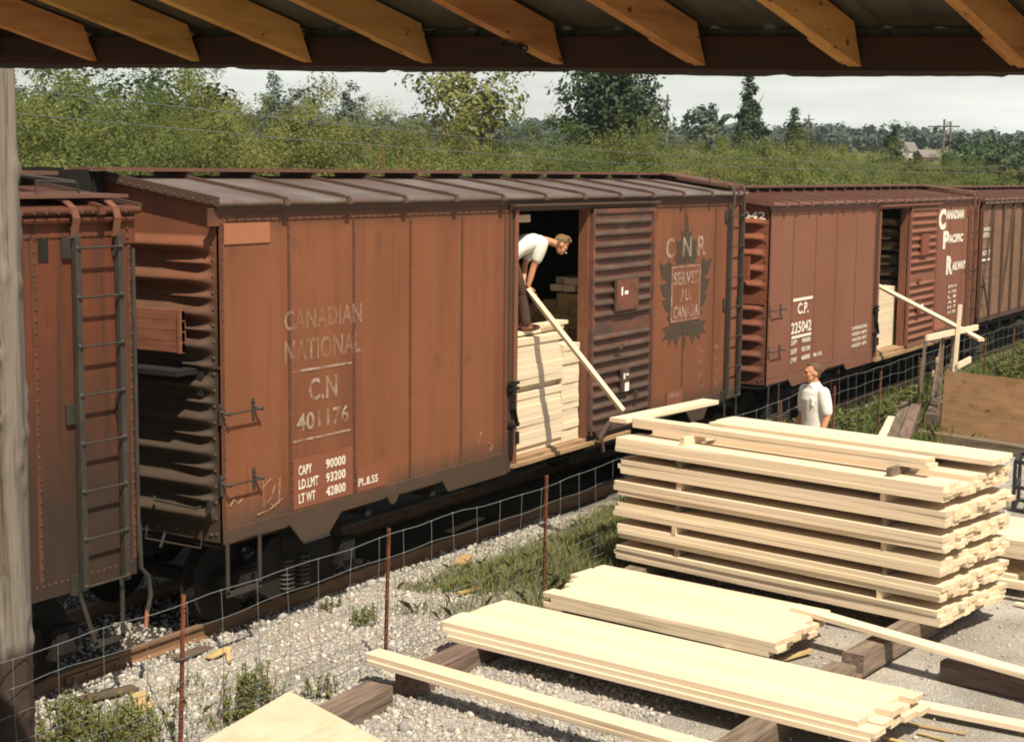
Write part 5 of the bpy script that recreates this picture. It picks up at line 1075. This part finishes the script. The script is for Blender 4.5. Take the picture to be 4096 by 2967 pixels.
# twiggy dry shrubs by the first car
for x, y, h_, lb in ((14.2, 8.2, 5.35, 'yellowing twiggy shrub with bare stems above the near boxcar roof'), (10.8, 7.0, 4.55, 'dry brown twigs poking up left of the yellowing shrub'), (18.2, 8.0, 4.7, 'dry brown twigs poking up right of the yellowing shrub')):
    e = thing('dry_shrub', lb, 'shrub', (x, y, 0)); r = random.Random(int(x*10)); b = MB(); tips = []
    for k in range(34):
        a = r.uniform(0, 6.28); q = r.uniform(.2, 1.15); p0 = Vector((.1*math.cos(a), .1*math.sin(a), 0)); p1 = Vector((q*.5*math.cos(a), q*.5*math.sin(a), h_*.55)); p2 = Vector((q*math.cos(a+.3), q*math.sin(a+.3), h_*r.uniform(.75, 1)))
        b.tube([p0, p1, p2], [.03, .02, .007], 4); tips += [p1.lerp(p2, t) for t in np.linspace(.1, 1, 9)]
        for j in range(3):
            s0 = p1.lerp(p2, r.uniform(.1, .8)); s1 = s0+Vector((r.uniform(-.35, .35), r.uniform(-.35, .35), r.uniform(.1, .4))); b.tube([s0, s1], [.012, .005], 3); tips += [s0.lerp(s1, t) for t in (.4, .7, 1)]
    b.build('stems', M['twig'], e)
    if h_ > 5:
        T = np.array([t[:] for t in tips]); T = np.repeat(T, 3, 0)+rng.normal(size=(len(T)*3, 3))*.07; link('foliage', leaf_mesh('foliage', T, .09, M['foliage_light'], np.zeros_like(T)+np.array([0, 0, 1.]), 5), e)

def tree(name, label, x, y, z_base, h, R, m, seed, ncl=150, per=60, leaf=.28, trunk_h=.35, shape=None, shell=(.3, 1.0), cl=.16, group=None, lean=(0, 0)):
    e = thing(name, label, 'tree', (x, y, z_base), group); Rz = h*(1-trunk_h)/2; R3 = np.array([R, R, Rz]); zc = h-Rz
    def shp_(c, r):
        if shape == 'cone': t = (c[:, 2]/Rz+1)/2; c[:, :2] *= (np.clip(1.15-t*1.0, .12, 1.05)*(.75+.5*r.uniform(0, 1, len(c))))[:, None]
        if shape == 'fan': t = (c[:, 2]/Rz+1)/2; c[:, :2] *= (.55+.75*t)[:, None]
        return c
    P, o = crown_points(ncl, per, R3, seed, shell, cl*h*.5, shape=shp_)
    P[:, 2] += zc; P[:, 0] += lean[0]*P[:, 2]/h; P[:, 1] += lean[1]*P[:, 2]/h
    link('crown', leaf_mesh('crown', P, leaf, m, o, seed+1), e)
    b = MB(); rr = random.Random(seed); b.tube([(0, 0, -.5), (lean[0]*.3, lean[1]*.3, h*.4), (lean[0]*.8, lean[1]*.8, h*.85)], [h*.022, h*.016, h*.004], 8)
    for k in range(14):
        a = rr.uniform(0, 6.28); z0 = h*rr.uniform(.25, .7); q = R*rr.uniform(.5, .85); b.tube([(lean[0]*z0/h, lean[1]*z0/h, z0), (lean[0]*z0/h+q*.5*math.cos(a), lean[1]*z0/h+q*.5*math.sin(a), z0+h*.08), (lean[0]*z0/h+q*math.cos(a), lean[1]*z0/h+q*math.sin(a), z0+h*.2)], [h*.009, h*.006, h*.002], 5)
    b.build('trunk', M['bark'], e)
def at(px, dist):   # ground point at that direction and distance from where the photographer stood
    d = F+R*((px-1134)/3450.6); v = Vector((d.x, d.y, 0)); p = CAM+v*dist; return p.x, p.y
for args in (('tree', 'light green loose airy tree rising above the thicket under the eave', 1030, 90, 11.9, 3.1, 'foliage_light', 150, 24, .34, .32, 'fan', (.45, 1.05), .15),
             ('tree', 'broad dark green full crowned tree rising above the thicket', 1345, 90, 12.6, 2.95, 'foliage_dark', 190, 60, .34, .3, None, (.2, 1.0), .15),
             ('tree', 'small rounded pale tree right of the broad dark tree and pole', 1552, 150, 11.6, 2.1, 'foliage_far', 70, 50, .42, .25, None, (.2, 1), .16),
             ('tree', 'tall pointed dark green tree right of the small rounded tree', 1643, 130, 12.4, 1.75, 'foliage_dark', 130, 60, .34, .2, 'cone', (.2, 1), .11),
             ('tree', 'small ragged dark tree right of the tall pointed tree', 1742, 130, 9.8, 1.3, 'foliage_dark', 60, 50, .32, .2, 'cone', (.2, 1), .14),
             ('tree', 'small dark leaning tree left of the grey farm shed', 1955, 120, 8.6, 1.3, 'foliage_dark', 80, 60, .3, .2, 'cone', (.2, 1), .15),
             ('tree', 'dark bushy tree at far right, left of its group of three', 2130, 95, 7.0, 2.2, 'foliage_dark', 110, 55, .3, .1, None, (.2, 1), .22),
             ('tree', 'dark bushy tree at far right, middle of its group of three', 2205, 90, 7.2, 2.3, 'foliage_dark', 110, 55, .3, .1, None, (.2, 1), .22),
             ('tree', 'dark bushy tree at far right edge, right of its group of three', 2275, 85, 7.1, 2.3, 'foliage_dark', 110, 55, .3, .1, None, (.2, 1), .22),
             ('tree', 'dark leafy tree just under the eave above the left thicket, left of two', 345, 62, 8.9, 2.2, 'foliage_dark', 90, 50, .3, .2, None, (.2, 1), .2),
             ('tree', 'dark leafy tree just under the eave above the left thicket, right of two', 470, 66, 8.7, 1.9, 'foliage_dark', 80, 50, .3, .2, None, (.2, 1), .2),
             ('tree', 'dark leafy tree just under the eave beside the log pole', 150, 58, 9.0, 2.4, 'foliage_dark', 90, 50, .3, .2, None, (.2, 1), .2),
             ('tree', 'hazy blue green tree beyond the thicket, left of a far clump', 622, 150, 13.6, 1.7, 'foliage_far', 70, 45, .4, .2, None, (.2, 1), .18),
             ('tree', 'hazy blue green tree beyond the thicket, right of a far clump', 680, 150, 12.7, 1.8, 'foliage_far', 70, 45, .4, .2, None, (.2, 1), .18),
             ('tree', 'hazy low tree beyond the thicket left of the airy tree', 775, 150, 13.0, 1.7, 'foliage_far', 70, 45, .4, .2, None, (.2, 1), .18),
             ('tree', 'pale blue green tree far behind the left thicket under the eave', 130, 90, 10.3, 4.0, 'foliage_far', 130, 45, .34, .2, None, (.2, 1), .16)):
    nm, lb, px, dist, top, Rr_, mm, ncl, per, leaf, th, shape, shell, cl = args
    x, y = at(px, dist); zb = float(gz(x, y)); tree(nm, lb, x, y, zb, top-zb, Rr_, M[mm], int(px), ncl, per, leaf, th, shape, shell, cl)
# far wood along the skyline
pts, outs = [], []
for k in range(900):
    px = random.uniform(-500, 2900); dist = random.uniform(330, 420); x, y = at(px, dist); g0 = float(gz(x, y))
    hy = 367+px*.0101; sk = np.interp(px, [-500, 1150, 1480, 1800, 2000, 2268, 2900], [245, 262, 284, 276, 284, 302, 305])+random.uniform(-6, 12); top = CAM.z+(hy-sk)*dist/3450.6
    r_ = random.uniform(1.6, 3.2); P, o = crown_points(14, 9, np.array([r_, r_, max(2.0, (top-g0)/2)]), 3000+k, (.3, 1), 1.3); P += np.array([x, y, (g0+top)/2]); pts.append(P); outs.append(o)
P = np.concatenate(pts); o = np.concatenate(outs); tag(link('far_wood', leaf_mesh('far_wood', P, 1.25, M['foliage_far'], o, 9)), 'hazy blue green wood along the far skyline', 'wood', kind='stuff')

# grass and weeds
def blades(name, x, y, h, w_, pal, label, kind='stuff', lean=.45, cat='grass', up=0):
    n = len(x); a = rng.uniform(0, 2*PI, n); ln = rng.normal(size=(n, 2))*lean*h[:, None]; z = gz(x, y)+up
    B = np.c_[x, y, z]; s = np.c_[np.cos(a), np.sin(a), np.zeros(n)]*w_[:, None]*.5
    Mid = B+np.c_[ln*.35, h*.6]; T = B+np.c_[ln, h*(1-.15*np.hypot(ln[:, 0], ln[:, 1])/np.maximum(h, .01))]
    V = np.stack([B-s, B+s, Mid+s*.8, T, Mid-s*.8], 1).reshape(-1, 3); c = np.repeat(pal[rng.integers(0, len(pal), n)]*rng.uniform(.75, 1.2, (n, 1)), 5, 0)
    return tag(link(name, npmesh(name, V, np.arange(5*n).reshape(-1, 5), M['grass'], c)), label, cat, kind=kind)
gpal = np.array([[.13, .18, .04], [.165, .20, .05], [.22, .21, .08], [.10, .15, .035], [.26, .22, .10]])
gpal2 = np.array([[.17, .21, .06], [.22, .23, .08], [.28, .26, .12], [.12, .17, .05], [.34, .29, .16]])
def kg(x, y):
    base = sstep(2.3, 3.6, x+(vnoise(x, y, .7, 2)-.5)*1.8)*sstep(-2.3, -2.0, y+x*0)*(1-sstep(-.3, .3, y-.02*(x-3)))
    return base*(.35+.65*sstep(.35, .55, vnoise(x, y, .5, 4)))
x, y = scatter(52000, 2.0, 9.5, -2.3, .4, kg); blades('grass', x, y, rng.uniform(.06, .22, len(x))*(.5+.9*(1-sstep(-1.6, .5, y))), rng.uniform(.004, .009, len(x)), gpal2, 'grass growing along the fence left of the tall pile')
x, y = scatter(42000, 8.5, 34, -4.0, .3, lambda x, y: sstep(-2.9-.04*x, -2.1, y)*(1-sstep(-.2, .3, y))*(.4+.6*sstep(.3, .5, vnoise(x, y, .8, 14)))); blades('grass', x, y, rng.uniform(.12, .42, len(x)), rng.uniform(.009, .02, len(x)), gpal[:4], 'tall grass on the bank between fence and train at right')
x, y = scatter(26000, 20, 60, -12, -2.0, lambda x, y: sstep(-4, -2, y+.25*(x-24))*.9); blades('grass', x, y, rng.uniform(.15, .5, len(x)), rng.uniform(.014, .03, len(x)), gpal[:4], 'grass beyond the standing plywood')
x, y = scatter(9000, 10, 60, 5, 8, lambda x, y: np.full(len(x), .8)); blades('grass', x, y, rng.uniform(.2, .6, len(x)), rng.uniform(.015, .03, len(x)), gpal[:4], 'meadow grass in front of the thicket')
def weed(x, y, h, label, n=1, leaf=.045, m='foliage', spread=.16, group='weeds at the fence', seed=1):
    e = thing('weed', label, 'plant', (x, y, float(gz(x, y))), group); r = random.Random(seed); b = MB(); C = []; O = []
    for k in range(n):
        bx, by = r.uniform(-spread, spread), r.uniform(-spread, spread); hh = h*r.uniform(.55, 1); lx, ly = r.uniform(-.25, .25)*hh, r.uniform(-.25, .25)*hh
        b.tube([(bx, by, -.02), (bx+lx*.4, by+ly*.4, hh*.6), (bx+lx, by+ly, hh)], [.006, .005, .003], 4)
        for j in range(int(hh/.014)):
            t = r.uniform(.08, 1.0); a = r.uniform(0, 6.28); q = leaf*(1.4-t*.7); C.append((bx+lx*t*t+q*.6*math.cos(a), by+ly*t*t+q*.6*math.sin(a), hh*t+q*.3)); O.append((math.cos(a)*.5, math.sin(a)*.5, .6))
    b.build('stems', M['grass'] if False else M['bark'], e); link('foliage', leaf_mesh('foliage', np.array(C), leaf*1.6, M[m], np.array(O), seed, .2, .32), e)
wl = 'leafy green weed in the clump at the foot of the log pole'
for i, (x, y, h) in enumerate(((-2.85, -.85, .42), (-2.65, -.62, .45), (-2.45, -.50, .42), (-2.30, -.55, .40), (-2.55, -1.0, .40), (-2.25, -.85, .36), (-2.75, -1.2, .34), (-2.4, -1.25, .3), (-2.95, -.55, .34), (-2.15, -1.1, .3))): weed(x, y, h*1.05, wl, 9, .042, 'foliage_light', .17, seed=i)
for i, (x, y, h, lb) in enumerate(((-1.55, -1.55, .44, 'green leafy weed at the second fence post, left of three'), (-1.35, -1.5, .46, 'green leafy weed at the second fence post, middle of three'), (-1.1, -1.35, .34, 'green leafy weed at the second fence post, right of three'), (-.6, -1.75, .2, 'low green weed beside the grey timber near the plywood corner'), (1.5, -.62, .2, 'small green tuft at the tall post in the gravel'), (1.75, -.5, .17, 'small yellowish tuft beside the green tuft in the gravel'), (2.0, .25, .14, 'tiny weed by the rail foot'))): weed(x, y, h*1.1, lb, 11, .036, 'foliage_light', .14, group='small weeds in the gravel', seed=40+i)
x, y = scatter(1500, -3.0, -.7, -1.7, -.3, lambda x, y: .25+.7*sstep(.42, .6, vnoise(x, y, .35, 31))); blades('grass', x, y, rng.uniform(.05, .22, len(x)), rng.uniform(.005, .010, len(x)), gpal, 'thin grass among the stones by the second fence post')
for i, (x, y, h) in enumerate(((9.3, -.75, .95), (9.9, -.9, .85), (10.5, -.85, .80), (11.2, -.95, .75), (10.2, -1.3, .6), (11.9, -1.0, .7), (9.4, -1.2, .6), (12.6, -1.1, .65), (13.4, -1.2, .7), (14.2, -1.3, .6), (15.0, -1.2, .55), (17.5, -1.5, .6), (22, -2.6, 1.0), (23.5, -2.8, 1.1), (25.2, -3.0, 1.0), (24.5, -1.9, .9), (27, -2.4, 1.0), (22.8, -2.0, .8))): weed(x, y, h, 'bright leafy weed growing on the bank under the farther freight cars' if x < 18 else 'bright leafy weed on the bank at the far right beyond the plywood', 12, .075, 'foliage_light' if i % 2 else 'foliage', .3, 'weeds on the bank', 80+i)

# ---------------------------------------------------------------- far buildings, poles and wires
def house(label, px, dist, wx, wy, hw, hr, mw, mr_, yaw, dz=0.0):
    x, y = at(px, dist); g0 = float(gz(x, y))+dz; e = thing('farm_shed', label, 'farm building', (x, y, g0)); e.rotation_euler.z = yaw
    b = MB(); b.prism([(-wx/2, -1), (wx/2, -1), (wx/2, hw), (0, hr-.05), (-wx/2, hw)], 'y', -wy/2, wy/2); b.build('wall', mw, e, 0)
    b = MB()
    for s in (1, -1): b.hexa([(0, -wy/2-.12, hr-.04), (s*(wx/2+.15), -wy/2-.12, hw-.25), (s*(wx/2+.15), wy/2+.12, hw-.25), (0, wy/2+.12, hr-.04), (0, -wy/2-.12, hr+.1), (s*(wx/2+.15), -wy/2-.12, hw-.11), (s*(wx/2+.15), wy/2+.12, hw-.11), (0, wy/2+.12, hr+.1)])
    b.build('roof', mr_, e, 0)
    b = MB(); b.box(-wx*.16, wx*.12, -wy/2-.03, -wy/2+.02, 0, hw*.8); b.build('door', M['black'], e, 0)
    b = MB(); b.box(wx/2-.02, wx/2+.03, -wy*.2, wy*.08, hw*.3, hw*.75); b.box(-wx/2-.03, -wx/2+.02, -wy*.2, wy*.08, hw*.3, hw*.75); b.build('window', M['black'], e, 0)
house('grey weathered farm shed on the far field left of the twin poles', 2030, 215, 1.9, 2.6, 1.0, 1.75, M['far_grey'], M['far_roof'], .95, -.25)
house('white gabled farmhouse behind the small leaning tree', 1992, 262, 2.0, 2.4, 1.4, 2.7, M['far_white'], M['far_roof'], 1.2, .2)
house('grey barn roof showing over the thicket between the airy and dark trees', 1156, 160, 1.5, 2.2, .35, .95, M['far_grey'], M['far_roof'], .9, -.2)
def pole(label, px, dist, top_y, arms, r=.13, name='utility_pole'):
    x, y = at(px, dist); g0 = float(gz(x, y)); top = CAM.z+(367+px*.0101-top_y)*dist/3450.6; e = thing(name, label, 'utility pole', (x, y, g0), None)
    b = MB(); b.tube([(0, 0, -.5), (.1, 0, top-g0)], [r*1.2, r*.8], 8); b.build('post', M['far_grey'], e)
    if arms:
        b = MB()
        for a, zz in arms: b.box(-.05, .05, -a, a, top-g0-zz-.05, top-g0-zz+.05)
        b.build('crossarm', M['far_grey'], e, 0)
    return x, y, top
pole('thin bare utility pole right of the broad dark tree', 1464, 140, 215, [(.35, .5)])
pole('thin utility pole far off before the skyline wood', 1772, 200, 258, [(.8, .6)], .12)
pole('taller of the twin poles at right, with a crossarm', 2066, 110, 268, [(1.1, .5)], .095)
pole('thinner of the twin poles at right', 2080, 118, 272, [], .08)
pole('faint pole at the far right edge of the skyline', 2262, 230, 270, [(1.0, .5)], .13)
for lb, pts in (('thin pale telegraph wire crossing in front of the thicket, upper one', ((2.0, 6.0, 5.75), (8.6, 6.0, 5.50), (20, 6, 5.15), (44, 6, 5.0), (80, 6, 5.3))), ('thin pale telegraph wire crossing in front of the thicket, lower one', ((2.0, 6.3, 5.45), (8.9, 6.3, 5.2), (20, 6.3, 4.92), (44, 6.3, 4.8), (80, 6.3, 5.1)))):
    b = MB(); Q = []
    for (p, q) in zip(pts[:-1], pts[1:]): Q += [Vector(p).lerp(Vector(q), t/8) for t in range(8)]
    b.tube(Q+[Vector(pts[-1])], .006, 5); o = b.build('telegraph_wire', M['wire'], None, 40, pts[0]); tag(o, lb, 'wire', 'wires along the track')
for xx in (2.0, 80.0):
    e = thing('telegraph_pole', 'telegraph pole carrying the wires beside the track, ' + ('near end' if xx < 50 else 'far end'), 'utility pole', (xx, 6.15, 0)); b = MB(); b.tube([(0, 0, -.4), (0, 0, 6.6)], [.15, .11], 10); b.build('post', M['bark'], e); b = MB(); b.box(-.05, .05, -.8, .8, 5.1 if xx > 50 else 5.4, 5.25 if xx > 50 else 5.55); b.build('crossarm', M['bark'], e, 0)
e = thing('crossarm_post', 'dark post with a long horizontal arm behind the last freight car', 'post', (63.0, 8.6, 0)); b = MB(); b.box(-.15, .15, -.15, .15, 0, 5.15); b.box(-.12, .12, -.2, .2, 4.4, 4.9); b.build('post', M['black'], e, 0); b = MB(); b.bar((.0, -2.4, 4.82), (.0, 4.2, 4.95), .1, .09); b.build('arm', M['black'], e, 0)
e = thing('rusty_hut', 'dark rusty hut at the far right edge behind the last freight car', 'hut', (65.5, 6.4, 0)); b = MB(); b.box(-1, 1, -1.0, 1.0, 0, 4.55); b.build('wall', M['dark_rust'], e, 0); b = MB(); b.box(-1.15, 1.15, -1.15, 1.15, 4.55, 4.72); b.build('roof', M['roof_red'], e, 0)

# ---------------------------------------------------------------- air
hm = bpy.data.materials.new('haze'); hm.use_nodes = True; ht = hm.node_tree; ht.nodes.clear(); ho = ht.nodes.new('ShaderNodeOutputMaterial'); hv = ht.nodes.new('ShaderNodeVolumePrincipled')
hv.inputs['Color'].default_value = (.80, .88, .96, 1); hv.inputs['Density'].default_value = .00025; hv.inputs['Anisotropy'].default_value = .2; ht.links.new(hv.outputs[0], ho.inputs['Volume'])
b = MB(); b.box(-60, 620, -120, 460, -4, 45); tag(b.build('haze', hm, None, 0), 'thin pale summer haze over the far fields', 'haze', kind='stuff')
